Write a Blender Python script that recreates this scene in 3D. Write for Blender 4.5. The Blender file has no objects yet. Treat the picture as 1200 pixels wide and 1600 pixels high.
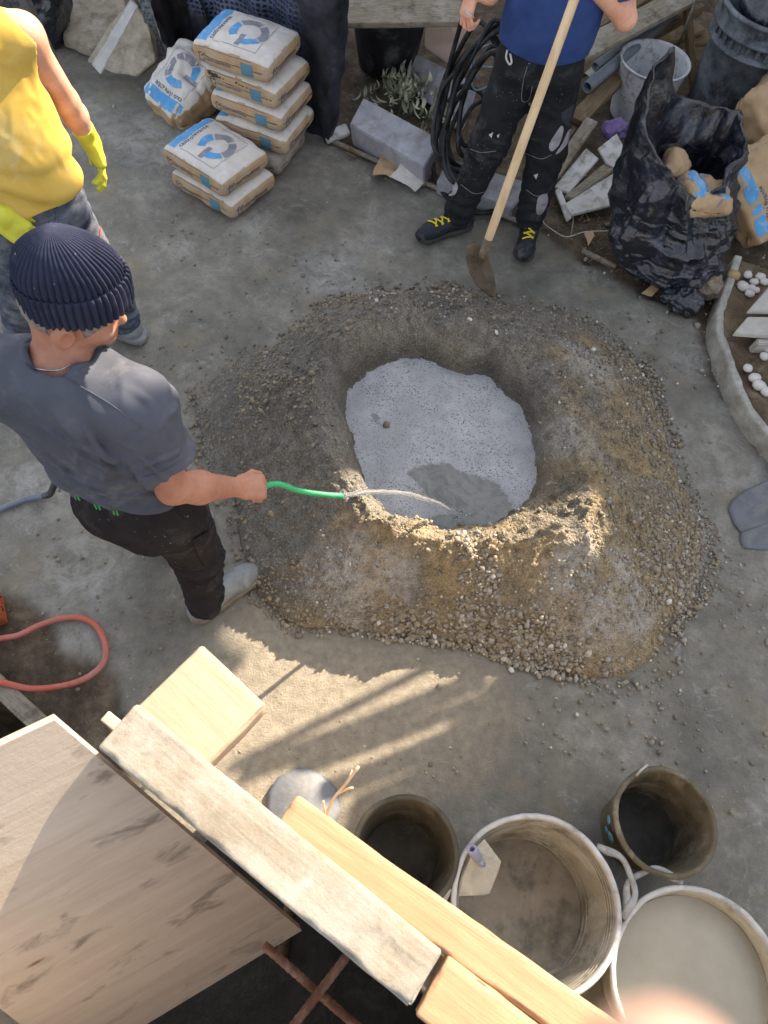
import bpy, math, random
import numpy as np
random.seed(7); RNG = np.random.default_rng(7)
SC = bpy.context.scene; COL = SC.collection
rad = math.radians

# ------------------------------------------------------------------ camera, sky, sun, exposure
FPX = 1200.0; CAM_H = 2.85
def _basis(nx=520., ny=1450.):
    d = np.array([nx-600., -(ny-800.), -FPX]); up = -d/np.linalg.norm(d)
    f = np.array([0, 0, -1.]); y = f-up*f.dot(up); y /= np.linalg.norm(y)
    return np.array([np.cross(y, up), y, up])
CR = _basis(); CC = np.array([0, 0, CAM_H])
cam = bpy.data.objects.new('camera', bpy.data.cameras.new('camera')); COL.objects.link(cam)
from mathutils import Matrix, Vector
cam.matrix_world = Matrix.Translation((0, 0, CAM_H)) @ Matrix([list(r) for r in CR]).to_4x4()
cd = cam.data; cd.sensor_fit = 'HORIZONTAL'; cd.sensor_width = 26.0; cd.lens = 26.0
cd.clip_start = 0.01; cd.clip_end = 600
cd.dof.use_dof = True; cd.dof.focus_distance = 2.9; cd.dof.aperture_fstop = 8.7
SC.camera = cam
SUN_EL = 34.0; SUN_AZ = np.array([0.6, 0.8])          # horizontal direction towards the sun
world = bpy.data.worlds.new('World'); SC.world = world; world.use_nodes = True
wn = world.node_tree; bg = wn.nodes['Background']
sky = wn.nodes.new('ShaderNodeTexSky'); sky.sky_type = 'NISHITA'; sky.sun_disc = False
sky.sun_elevation = rad(SUN_EL); sky.sun_rotation = math.atan2(SUN_AZ[0], SUN_AZ[1])
sky.air_density = 1.0; sky.dust_density = 2.0
hs = wn.nodes.new('ShaderNodeHueSaturation'); hs.inputs['Saturation'].default_value = .38; wn.links.new(sky.outputs[0], hs.inputs['Color'])
wn.links.new(hs.outputs[0], bg.inputs[0]); bg.inputs[1].default_value = 0.13
sl = bpy.data.lights.new('sun', 'SUN'); sl.energy = 5.0; sl.angle = rad(0.4); sl.color = (1.0, 0.84, 0.64)
so = bpy.data.objects.new('sun', sl); COL.objects.link(so)
_sd = Vector((SUN_AZ[0]*math.cos(rad(SUN_EL)), SUN_AZ[1]*math.cos(rad(SUN_EL)), math.sin(rad(SUN_EL))))
so.rotation_euler = _sd.to_track_quat('Z', 'Y').to_euler(); so.location = (4, 6, 8)
SC.view_settings.view_transform = 'Standard'; SC.view_settings.look = 'None'
SC.view_settings.gamma = 1.0; SC.view_settings.exposure = 1.62
SC.view_settings.use_curve_mapping = False
SC.cycles.max_bounces = 8; SC.cycles.use_denoising = True

def at(px, py, z=0.0):
    """world point at height z that the photograph shows at pixel (px, py) of 1200x1600"""
    r = CR @ np.array([px-600., -(py-800.), -FPX]); return CC + r*((z-CC[2])/r[2])
def ats(pts, z=0.0):
    return np.array([at(p[0], p[1], p[2] if len(p) > 2 else z) for p in pts])

# ------------------------------------------------------------------ noise
def _hash(ix, iy, iz, seed):
    h = (ix*374761393 + iy*668265263 + iz*2147483647 + seed*1274126177) & 0xffffffff
    h = ((h ^ (h >> 13))*1274126177) & 0xffffffff
    h = ((h ^ (h >> 16))*2246822519) & 0xffffffff
    return ((h ^ (h >> 15)) & 0xffff)/65535.0
def vn(p, s=1.0, seed=0):
    q = np.asarray(p, float)*s
    if q.shape[-1] == 2: q = np.concatenate([q, np.zeros(q.shape[:-1]+(1,))], -1)
    i = np.floor(q).astype(np.int64); f = q-i; f = f*f*(3-2*f)
    x, y, z = i[..., 0], i[..., 1], i[..., 2]; r = 0
    for dx in (0, 1):
        wx = f[..., 0] if dx else 1-f[..., 0]
        for dy in (0, 1):
            wy = f[..., 1] if dy else 1-f[..., 1]
            for dz in (0, 1):
                wz = f[..., 2] if dz else 1-f[..., 2]
                r = r + wx*wy*wz*_hash(x+dx, y+dy, z+dz, seed)
    return r*2-1
def fbm(p, s=1.0, o=4, seed=0, g=0.5):
    r = 0; a = 1.0; t = 0
    for k in range(o):
        r = r + a*vn(p, s*2.03**k, seed+k*17); t += a; a *= g
    return r/t
def ridged(p, s, o=3, seed=0):
    r = 0; a = 1.0; t = 0
    for k in range(o):
        r = r + a*(1-2*np.abs(vn(p, s*2.1**k, seed+k*31))); t += a; a *= .55
    return r/t

# ------------------------------------------------------------------ objects
def mk(name, V, F, mat=None, parent=None, smooth=True, attrs=None, mi=None, loc=None, rot=None):
    me = bpy.data.meshes.new(name)
    V = np.asarray(V, float)
    if parent is not None and loc is None:
        pl = np.array(parent.get('_o', (0, 0, 0)), float); V = V-pl
    if isinstance(F, np.ndarray):
        n, k = F.shape
        me.vertices.add(len(V)); me.vertices.foreach_set('co', V.ravel())
        me.loops.add(n*k); me.loops.foreach_set('vertex_index', F.astype(np.int32).ravel())
        me.polygons.add(n); me.polygons.foreach_set('loop_start', np.arange(0, n*k, k, dtype=np.int32))
        try: me.polygons.foreach_set('loop_total', np.full(n, k, np.int32))
        except Exception: pass
        me.update(calc_edges=True)
    else:
        me.from_pydata([tuple(v) for v in V], [], F); me.update()
    mats = mat if isinstance(mat, (list, tuple)) else [mat]
    for m in mats:
        if m: me.materials.append(m)
    if mi is not None: me.polygons.foreach_set('material_index', np.asarray(mi, np.int32))
    me.polygons.foreach_set('use_smooth', np.full(len(me.polygons), bool(smooth)))
    for k, a in (attrs or {}).items():
        at_ = me.attributes.new(k, 'FLOAT', 'POINT'); at_.data.foreach_set('value', np.asarray(a, np.float32))
    o = bpy.data.objects.new(name, me); COL.objects.link(o)
    if parent is not None: o.parent = parent
    if loc is not None: o.location = loc
    if rot is not None: o.rotation_euler = rot
    return o
def tag(o, label=None, cat=None, group=None, kind=None):
    if label: o['label'] = label
    if cat: o['category'] = cat
    if group: o['group'] = group
    if kind: o['kind'] = kind
    return o
def thing(name, label, cat, loc=(0, 0, 0), group=None):
    o = bpy.data.objects.new(name, None); COL.objects.link(o); o.empty_display_size = .1
    o.location = tuple(loc); o['_o'] = [float(v) for v in loc]
    return tag(o, label, cat, group)
def join(*parts):
    V = []; F = []; n = 0
    for v, f in parts:
        V.append(np.asarray(v, float)); F += [[i+n for i in q] for q in (f.tolist() if isinstance(f, np.ndarray) else f)]; n += len(v)
    return np.concatenate(V), F
def rotz(V, a):
    c, s = math.cos(a), math.sin(a); return np.asarray(V) @ np.array([[c, s, 0], [-s, c, 0], [0, 0, 1]])
def frame(fwd, up=(0, 0, 1)):
    x = np.array(fwd, float); x /= np.linalg.norm(x); u = np.array(up, float)
    y = np.cross(u, x); y /= np.linalg.norm(y); return np.array([x, y, np.cross(x, y)])     # rows = local axes in world
def rbox(L, W, H, r=.004, nx=2, ny=2, nz=2, noise=0, ns=20, seed=0, wear=0):
    """box centred at the origin with rounded edges, optional uneven faces"""
    hx, hy, hz = L/2, W/2, H/2; r = min(r, hx*.9, hy*.9, hz*.9)
    def ax(h, n):
        return np.array(sorted(set([-h, -h+r*.3, -h+r] + list(np.linspace(-h+r, h-r, n+1)) + [h-r, h-r*.3, h])))
    A = [ax(hx, nx), ax(hy, ny), ax(hz, nz)]; V = []; F = []; off = 0
    for d in range(3):
        u, v = [(1, 2), (2, 0), (0, 1)][d]
        for s in (-1, 1):
            g, q = np.meshgrid(A[u], A[v], indexing='ij'); P = np.zeros(g.shape+(3,))
            P[..., u] = g; P[..., v] = q; P[..., d] = s*[hx, hy, hz][d]
            nu, nv = g.shape; V.append(P.reshape(-1, 3))
            I = np.arange(nu*nv).reshape(nu, nv)+off; off += nu*nv
            f = np.stack([I[:-1, :-1], I[1:, :-1], I[1:, 1:], I[:-1, 1:]], -1).reshape(-1, 4)
            F.append(f if s > 0 else f[:, ::-1])
    V = np.concatenate(V); F = np.concatenate(F)
    _, ix, inv = np.unique(np.round(V, 6), axis=0, return_index=True, return_inverse=True)
    V = V[ix]; F = inv.reshape(-1)[F]
    inner = np.clip(V, [-hx+r, -hy+r, -hz+r], [hx-r, hy-r, hz-r]); d = V-inner
    ln = np.linalg.norm(d, axis=1, keepdims=True); dn = d/np.maximum(ln, 1e-9); V = inner+dn*r
    if noise: V = V+dn*(fbm(V+seed*3.7, ns, 3, seed)*noise)[:, None]
    if wear:
        e = (np.sum(np.abs(dn) > .25, axis=1) > 1); V = V-dn*(e*np.maximum(0, fbm(V+seed, 30, 3, seed+5))*wear)[:, None]
    return V, F
def tube(P, R, n=8, caps=True):
    P = np.asarray(P, float); m = len(P); R = np.broadcast_to(np.asarray(R, float), (m,))
    T = np.gradient(P, axis=0); T /= np.maximum(np.linalg.norm(T, axis=1, keepdims=True), 1e-9)
    u = np.cross(T[0], [0, 0, 1.]);
    if np.linalg.norm(u) < 1e-3: u = np.cross(T[0], [1., 0, 0])
    u /= np.linalg.norm(u); U = []
    for t in T:
        u = u-t*u.dot(t); u /= np.linalg.norm(u); U.append(u)
    U = np.array(U); W = np.cross(T, U); a = np.linspace(0, 2*np.pi, n, endpoint=False)
    V = (P[:, None]+R[:, None, None]*(np.cos(a)[None, :, None]*U[:, None]+np.sin(a)[None, :, None]*W[:, None])).reshape(-1, 3)
    I = np.arange(m*n).reshape(m, n); J = np.roll(I, -1, 1)
    F = np.stack([I[:-1], J[:-1], J[1:], I[1:]], -1).reshape(-1, 4).tolist()
    if caps: F.append(I[0][::-1].tolist()); F.append(I[-1].tolist())
    return V, F
def spline(P, n=40, closed=False):
    P = np.asarray(P, float)
    if closed: P = np.concatenate([P[-1:], P, P[:2]])
    else: P = np.concatenate([2*P[:1]-P[1:2], P, 2*P[-1:]-P[-2:-1]])
    m = len(P)-3; out = []
    t = np.linspace(0, m, n, endpoint=not closed)
    i = np.minimum(t.astype(int), m-1); f = (t-i)[:, None]
    a, b, c, d = P[i], P[i+1], P[i+2], P[i+3]
    return .5*((2*b)+(-a+c)*f+(2*a-5*b+4*c-d)*f**2+(-a+3*b-3*c+d)*f**3)
def lathe(prof, n=48, warp=None):
    """prof: list of (r, z) from outside bottom, over the rim, to the inside bottom"""
    prof = np.asarray(prof, float); a = np.linspace(0, 2*np.pi, n, endpoint=False); m = len(prof)
    V = np.stack([prof[:, :1]*np.cos(a), prof[:, :1]*np.sin(a), np.repeat(prof[:, 1:], n, 1)], -1).reshape(-1, 3)
    I = np.arange(m*n).reshape(m, n); J = np.roll(I, -1, 1)
    F = np.stack([I[:-1], J[:-1], J[1:], I[1:]], -1).reshape(-1, 4).tolist()
    if prof[-1, 0] > 1e-4: F.append(I[-1].tolist())
    if prof[0, 0] > 1e-4: F.append(I[0][::-1].tolist())
    return V, F
def grid_faces(nu, nv):
    I = np.arange(nu*nv).reshape(nu, nv)
    return np.stack([I[:-1, :-1], I[1:, :-1], I[1:, 1:], I[:-1, 1:]], -1).reshape(-1, 4)
def solid_sheet(P, t):
    """closed sheet of thickness t from a (nu, nv, 3) grid"""
    nu, nv = P.shape[:2]; du = np.gradient(P, axis=0); dv = np.gradient(P, axis=1)
    N = np.cross(du, dv); N /= np.maximum(np.linalg.norm(N, axis=2, keepdims=True), 1e-9)
    V = np.concatenate([P.reshape(-1, 3), (P-N*t).reshape(-1, 3)]); f = grid_faces(nu, nv); n = nu*nv
    I = np.arange(n).reshape(nu, nv)
    b = np.concatenate([I[:, 0], I[-1, 1:], I[-2::-1, -1], I[0, -2:0:-1]]); b2 = np.roll(b, -1)
    side = np.stack([b2, b, b+n, b2+n], -1)
    return V, np.concatenate([f, f[:, ::-1]+n, side[:, ::-1]])
def inpoly(X, Y, poly):
    poly = np.asarray(poly); r = np.zeros(X.shape, bool); n = len(poly)
    for i in range(n):
        x0, y0 = poly[i][:2]; x1, y1 = poly[(i+1) % n][:2]
        if y0 == y1: continue
        r ^= ((y0 > Y) != (y1 > Y)) & (X < (x1-x0)*(Y-y0)/(y1-y0)+x0)
    return r
def polydist(X, Y, poly):
    """signed distance to a polygon, negative inside"""
    poly = np.asarray(poly); best = np.full(X.shape, 1e9); n = len(poly)
    for i in range(n):
        a = poly[i][:2]; b = poly[(i+1) % n][:2]; e = b-a
        t = np.clip(((X-a[0])*e[0]+(Y-a[1])*e[1])/max(e.dot(e), 1e-12), 0, 1)
        best = np.minimum(best, np.hypot(X-a[0]-t*e[0], Y-a[1]-t*e[1]))
    return np.where(inpoly(X, Y, poly), -best, best)
def sstep(a, b, x):
    t = np.clip((x-a)/(b-a), 0, 1); return t*t*(3-2*t)

# ------------------------------------------------------------------ implicit shapes
def cap(p, a, b, ra, rb=None):
    rb = ra if rb is None else rb; a = np.asarray(a, float); ab = np.asarray(b, float)-a
    t = np.clip(((p-a) @ ab)/max(ab.dot(ab), 1e-12), 0, 1); return np.linalg.norm(p-a-t[:, None]*ab, axis=1)-(ra+(rb-ra)*t)
def ell(p, c, r, R=None):
    q = p-np.asarray(c, float)
    if R is not None: q = q @ np.asarray(R).T
    r = np.asarray(r, float); k0 = np.linalg.norm(q/r, axis=1); k1 = np.linalg.norm(q/(r*r), axis=1)
    return k0*(k0-1)/np.maximum(k1, 1e-9)
def rb(p, c, h, r, R=None):
    q = p-np.asarray(c, float)
    if R is not None: q = q @ np.asarray(R).T
    d = np.abs(q)-(np.asarray(h, float)-r)
    return np.linalg.norm(np.maximum(d, 0), axis=1)+np.minimum(d.max(1), 0)-r
def smin(a, b, k):
    h = np.clip(.5+.5*(b-a)/k, 0, 1); return b*(1-h)+a*h-k*h*(1-h)
def smins(ds, k):
    r = ds[0]
    for d in ds[1:]: r = smin(r, d, k)
    return r
def sdf_mesh(fn, lo, hi, h, B=8):
    lo = np.asarray(lo, float); hi = np.asarray(hi, float)
    nb = np.maximum(1, np.ceil((hi-lo)/(h*B))).astype(int); n = nb*B
    c = np.stack(np.meshgrid(*[np.arange(k) for k in nb], indexing='ij'), -1).reshape(-1, 3)
    f = fn(lo+(c*B+(B-1)/2)*h); act = c[np.abs(f) < B*h*1.25]
    val = np.repeat(np.repeat(np.repeat(f.reshape(nb), B, 0), B, 1), B, 2).astype(np.float32)
    l = np.stack(np.meshgrid(*[np.arange(B)]*3, indexing='ij'), -1).reshape(-1, 3)
    for s in range(0, len(act), 1500):
        g = (act[s:s+1500, None]*B+l[None]).reshape(-1, 3); val[g[:, 0], g[:, 1], g[:, 2]] = fn(lo+g*h)
    val[[0, -1]] = np.maximum(val[[0, -1]], 1e-3); val[:, [0, -1]] = np.maximum(val[:, [0, -1]], 1e-3); val[:, :, [0, -1]] = np.maximum(val[:, :, [0, -1]], 1e-3)
    s = val < 0; cnt = np.zeros(n-1, np.int8)
    cor = [(i, j, k) for i in (0, 1) for j in (0, 1) for k in (0, 1)]
    for i, j, k in cor: cnt += s[i:n[0]-1+i, j:n[1]-1+j, k:n[2]-1+k]
    cells = np.argwhere((cnt > 0) & (cnt < 8))
    cv = np.stack([val[cells[:, 0]+i, cells[:, 1]+j, cells[:, 2]+k] for i, j, k in cor], 1)
    acc = np.zeros((len(cells), 3)); m = np.zeros(len(cells)); ca = np.array(cor, float)
    for a in range(8):
        for b in range(a+1, 8):
            if np.abs(ca[a]-ca[b]).sum() != 1: continue
            x = (cv[:, a] < 0) != (cv[:, b] < 0); t = np.where(x, cv[:, a]/np.where(x, cv[:, a]-cv[:, b], 1), 0)
            acc += x[:, None]*(ca[a]+t[:, None]*(ca[b]-ca[a])); m += x
    V = lo+(cells+acc/m[:, None])*h
    idx = np.full(n-1, -1, np.int32); idx[cells[:, 0], cells[:, 1], cells[:, 2]] = np.arange(len(cells)); F = []
    for d in range(3):
        sl0 = [slice(None)]*3; sl1 = [slice(None)]*3; sl0[d] = slice(0, -1); sl1[d] = slice(1, None)
        e = np.argwhere(s[tuple(sl0)] != s[tuple(sl1)]); u, v = [(1, 2), (2, 0), (0, 1)][d]
        e = e[(e[:, u] > 0) & (e[:, v] > 0) & (e[:, u] < n[u]-1) & (e[:, v] < n[v]-1)]
        q = []
        for du, dv in ((-1, -1), (0, -1), (0, 0), (-1, 0)):
            g = e.copy(); g[:, u] += du; g[:, v] += dv; q.append(idx[g[:, 0], g[:, 1], g[:, 2]])
        q = np.stack(q, 1); inside = s[e[:, 0], e[:, 1], e[:, 2]]; q = np.where(inside[:, None], q, q[:, ::-1])
        F.append(q[(q >= 0).all(1)])
    return V, np.concatenate(F)

def sdf_hit(fn, px, py, t0=.8, n=90):
    d = CR @ np.array([px-600., -(py-800.), -FPX]); d /= np.linalg.norm(d); t = t0
    for _ in range(n):
        s = float(fn((CC+d*t)[None])[0]); t += s*.8
        if abs(s) < .0008: break
    return CC+d*t
# ------------------------------------------------------------------ materials
def srgb(r, g, b):
    return tuple((c/255/12.92 if c/255 <= .04045 else ((c/255+.055)/1.055)**2.4) for c in (r, g, b))+(1,)
class NT:
    def __init__(s, name):
        s.m = bpy.data.materials.new(name); s.m.use_nodes = True; s.t = s.m.node_tree
        s.b = s.t.nodes['Principled BSDF']; s.tc = s.t.nodes.new('ShaderNodeTexCoord')
    def n(s, typ, ins=None, **pr):
        x = s.t.nodes.new('ShaderNode'+typ)
        for k, v in pr.items(): setattr(x, k, v)
        for k, v in (ins or {}).items(): s.set(x.inputs[k], v)
        return x
    def set(s, i, v):
        if isinstance(v, bpy.types.NodeSocket): s.t.links.new(v, i)
        else: i.default_value = v
    def obj(s): return s.tc.outputs['Object']
    def noise(s, sc, det=5, rough=.6, vec=None, dist=0):
        return s.n('TexNoise', {'Vector': vec or s.obj(), 'Scale': sc, 'Detail': det, 'Roughness': rough, 'Distortion': dist}).outputs['Fac']
    def mapping(s, scale=(1, 1, 1), rot=(0, 0, 0), vec=None):
        return s.n('Mapping', {'Vector': vec or s.obj(), 'Scale': scale, 'Rotation': rot}).outputs[0]
    def ramp(s, fac, stops):
        x = s.n('ValToRGB', {'Fac': fac}); e = x.color_ramp.elements
        while len(e) < len(stops): e.new(.5)
        for i, (p, c) in enumerate(stops):
            e[i].position = p; e[i].color = c if isinstance(c, (tuple, list)) else (c, c, c, 1)
        return x.outputs['Color']
    def mix(s, fac, a, b, mode='MIX'):
        x = s.n('Mix', data_type='RGBA', blend_type=mode); s.set(x.inputs[0], fac); s.set(x.inputs[6], a); s.set(x.inputs[7], b)
        return x.outputs[2]
    def math(s, op, a, b=0., clamp=False):
        x = s.n('Math', operation=op, use_clamp=clamp); s.set(x.inputs[0], a); s.set(x.inputs[1], b); return x.outputs[0]
    def attr(s, name): return s.n('Attribute', attribute_name=name).outputs['Fac']
    def voro(s, sc, vec=None, feat='F1', rand=1.0):
        return s.n('TexVoronoi', {'Vector': vec or s.obj(), 'Scale': sc, 'Randomness': rand}, feature=feat)
    def bump(s, h, st=.5, d=.01, nrm=None):
        x = s.n('Bump', {'Height': h, 'Strength': st, 'Distance': d})
        if nrm is not None: s.set(x.inputs['Normal'], nrm)
        return x.outputs[0]
    def out(s, col, rough=.8, nrm=None, spec=.3, metal=0., coat=0., trans=0.):
        b = s.b.inputs; s.set(b['Base Color'], col); s.set(b['Roughness'], rough); s.set(b['Specular IOR Level'], spec); s.set(b['Metallic'], metal)
        if nrm is not None: s.set(b['Normal'], nrm)
        if coat: s.set(b['Coat Weight'], coat); s.set(b['Coat Roughness'], .15)
        if trans: s.set(b['Transmission Weight'], trans)
        return s.m
def gm(name, c1, c2=None, sc=8, dust=None, dusc=5, duamt=.5, speck=None, spsc=60, spth=.12, rough=.75, bs=60, bst=.25, bd=.004, spec=.3, metal=0, stretch=None, coat=0, dirt=None):
    """worn surface: two tones, dust blotches, small splashes, fine relief"""
    k = NT(name); v = k.mapping(stretch) if stretch else None
    c2 = c2 or tuple(x*.7 for x in c1[:3])+(1,)
    col = k.mix(k.ramp(k.noise(sc, 6, .65, v), [(.35, 0.), (.65, 1.)]), c1, c2)
    if dust: col = k.mix(k.ramp(k.noise(dusc, 8, .75, None, .6), [(.62-duamt*.35, 0.), (.85-duamt*.25, 1.)]), col, dust)
    if dirt: col = k.mix(k.ramp(k.noise(dusc*2.3, 8, .7), [(.52, 0.), (.68, .8)]), col, dirt)
    if speck:
        w = k.n('TexNoise', {'Vector': k.obj(), 'Scale': spsc*.9, 'Detail': 3.}).outputs['Color']
        vv = k.mix(.04, k.obj(), w)
        d = k.voro(spsc, vv).outputs['Distance']; big = k.noise(spsc*.12, 2)
        col = k.mix(k.math('MULTIPLY', k.ramp(d, [(spth*.8, 1.), (spth, 0.)]), k.ramp(big, [(.45, 0.), (.6, 1.)])), col, speck)
    h = k.noise(bs, 6, .7, v)
    r = k.ramp(k.noise(sc*1.7, 4), [(.3, max(rough-.12, .03)), (.7, min(rough+.12, 1.))])
    return k.out(col, r, k.bump(h, bst, bd), spec, metal, coat)
# ================================================================== the setting
def m_ground():
    k = NT('yard_concrete'); o = k.obj()
    dirt = k.attr('dirt'); sand = k.attr('sand'); pale = k.attr('pale')
    n1 = k.noise(2.2, 8, .7); n2 = k.noise(14, 8, .75); n3 = k.noise(70, 6, .7)
    con = k.ramp(n1, [(.30, srgb(92, 90, 83)), (.5, srgb(125, 122, 113)), (.70, srgb(157, 154, 145))])
    con = k.mix(k.ramp(n2, [(.42, 0.), (.64, .5)]), con, srgb(84, 84, 79))
    con = k.mix(k.ramp(k.noise(6, 10, .8, None, 1.2), [(.56, 0.), (.72, .75)]), con, srgb(171, 172, 170))
    con = k.mix(k.ramp(n3, [(.55, 0.), (.75, .5)]), con, srgb(82, 82, 76))
    con = k.mix(k.math('MULTIPLY', k.ramp(k.noise(3.1, 8, .75), [(.54, 0.), (.66, .6)]), 1.), con, srgb(132, 121, 99))
    con = k.mix(k.math('MULTIPLY', k.math('MULTIPLY', pale, .6), k.ramp(k.noise(11, 9, .8, None, .8), [(.4, 0.), (.62, 1.)])), con, srgb(184, 184, 182))
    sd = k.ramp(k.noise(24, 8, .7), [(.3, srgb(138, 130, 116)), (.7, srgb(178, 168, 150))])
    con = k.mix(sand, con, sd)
    so = k.ramp(k.noise(9, 9, .75), [(.3, srgb(46, 38, 30)), (.52, srgb(88, 76, 62)), (.7, srgb(124, 110, 92))])
    so = k.mix(k.ramp(k.noise(55, 5, .7), [(.6, 0.), (.72, .7)]), so, srgb(140, 132, 118))
    col = k.mix(dirt, con, so)
    sp = k.voro(42); col = k.mix(k.math('MULTIPLY', k.ramp(sp.outputs['Distance'], [(.07, 1.), (.1, 0.)]), k.ramp(k.noise(5, 3), [(.5, 0.), (.6, .7)])), col, srgb(186, 184, 178))
    h = k.math('ADD', k.math('MULTIPLY', k.noise(120, 6, .8), k.math('ADD', .25, k.math('MULTIPLY', sand, .9))), k.math('MULTIPLY', k.noise(28, 8, .75), k.math('ADD', .35, k.math('MULTIPLY', sand, .5))))
    return k.out(col, k.ramp(n1, [(.3, .5), (.6, .9)]), k.bump(h, .85, .016), .3)
M_GROUND = m_ground()
P_DIRT_R = ats([(500, 208), (520, 222), (585, 245), (640, 268), (700, 300), (760, 332), (820, 352), (880, 385), (925, 415), (960, 432), (1020, 462), (1062, 478), (1090, 500), (1108, 540), (1122, 590), (1150, 640), (1175, 690), (1230, 740), (1500, 700), (1600, -500), (300, -500), (490, -100)])[:, :2]
P_DIRT_L = ats([(-40, 930), (30, 938), (52, 950), (62, 975), (92, 992), (100, 1004), (140, 1032), (182, 1068), (195, 1110), (230, 1180), (200, 1300), (-300, 1300), (-300, 900)])[:, :2]
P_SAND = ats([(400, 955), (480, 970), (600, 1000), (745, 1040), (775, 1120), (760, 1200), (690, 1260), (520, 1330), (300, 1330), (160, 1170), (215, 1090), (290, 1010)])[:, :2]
P_TRENCH = ats([(-150, 1040), (0, 1092), (22, 1118), (80, 1152), (130, 1220), (-100, 1300), (-300, 1200)])[:, :2]
def ground_sheet():
    xs = np.linspace(-4.2, 4.2, 300); ys = np.linspace(-1.6, 8.0, 340); X, Y = np.meshgrid(xs, ys, indexing='ij')
    P = np.stack([X, Y], -1)
    w = fbm(P, 9, 4, 3)*.06
    dR = polydist(X, Y, P_DIRT_R)+w; dL = polydist(X, Y, P_DIRT_L)+w; dT = polydist(X, Y, P_TRENCH); dS = polydist(X, Y, P_SAND)+w*1.5
    dirt = np.maximum(sstep(.03, -.03, dR), sstep(.03, -.03, dL))
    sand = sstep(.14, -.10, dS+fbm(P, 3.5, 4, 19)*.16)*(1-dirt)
    Z = fbm(P, 1.3, 3, 5)*.008+fbm(P, 7, 3, 8)*.003
    Z += dirt*(-.02+fbm(P, 6, 5, 11)*.03+np.maximum(0, ridged(P, 9, 3, 2))*.015)+sand*(fbm(P, 22, 3, 4)*.004+.006)
    Z -= sstep(.01, -.05, dT)*.55
    Z = Z-.3*sstep(3.6, 4.2, np.abs(X))*0
    pale = np.zeros_like(X)
    for (px, py, r) in [(250, 215, .5), (330, 200, .35), (60, 760, .35), (130, 900, .3), (1090, 560, .22), (1150, 640, .2), (1090, 830, .25), (520, 430, .3), (400, 345, .2), (100, 990, .2), (1180, 760, .15)]:
        c = at(px, py)[:2]; pale = np.maximum(pale, sstep(r, 0, np.hypot(X-c[0], Y-c[1])))
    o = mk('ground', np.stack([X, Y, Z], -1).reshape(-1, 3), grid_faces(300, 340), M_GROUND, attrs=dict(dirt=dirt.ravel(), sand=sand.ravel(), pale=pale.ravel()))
    tag(o, 'grey worn concrete yard with dirt edges', kind='structure')
    s = 200; V = []; F = []
    for (x0, x1, y0, y1) in [(-s, s, 7.99, s), (-s, s, -s, -1.59), (-s, -4.19, -1.59, 7.99), (4.19, s, -1.59, 7.99)]:
        n = len(V); V += [(x0, y0, -.012), (x1, y0, -.012), (x1, y1, -.012), (x0, y1, -.012)]; F.append([n, n+1, n+2, n+3])
    t = mk('terrain', V, F, gm('bare_earth', srgb(110, 100, 84), srgb(84, 76, 62), 2), smooth=False); tag(t, kind='structure')
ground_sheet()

# ------------------------------------------------------------------ the heap: polar profile around the pool
CRX = [(487, 590, .42), (515, 545, .38), (560, 503, .37), (640, 484, .35), (740, 503, .34), (810, 535, .34), (855, 585, .33), (885, 640, .34), (905, 710, .35), (918, 780, .36), (905, 827, .37), (850, 836, .355), (770, 848, .35), (690, 850, .35), (620, 826, .36), (578, 798, .375), (540, 750, .40), (505, 680, .42)]
POOLX = [(540, 612), (572, 580), (610, 562), (660, 557), (700, 574), (728, 584), (760, 582), (780, 605), (810, 625), (828, 660), (832, 690), (841, 740), (832, 780), (800, 803), (768, 822), (720, 822), (690, 834), (662, 815), (612, 815), (588, 792), (562, 740), (550, 690)]
BASEX = [(295, 640), (340, 590), (410, 540), (480, 490), (560, 455), (640, 445), (740, 455), (840, 478), (930, 508), (1000, 570), (1040, 650), (1075, 740), (1115, 840), (1110, 930), (1060, 1010), (980, 1062), (870, 1055), (760, 1022), (650, 1004), (545, 990), (450, 975), (400, 935), (370, 850), (350, 780), (310, 720)]
POOL_Z = .17
MC = at(695, 690, POOL_Z)[:2]
def polar(pts):
    d = pts[:, :2]-MC; th = np.arctan2(d[:, 1], d[:, 0]); r = np.hypot(d[:, 0], d[:, 1]); i = np.argsort(th); th = th[i]; r = r[i]
    z = pts[i, 2]; f = lambda a: np.concatenate([a[-3:], a, a[:3]])
    T = np.concatenate([th[-3:]-2*np.pi, th, th[:3]+2*np.pi]); return T, f(r), f(z)
_c = polar(ats(CRX)); _p = polar(ats(POOLX, POOL_Z)); _b = polar(ats(BASEX, 0))
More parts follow.
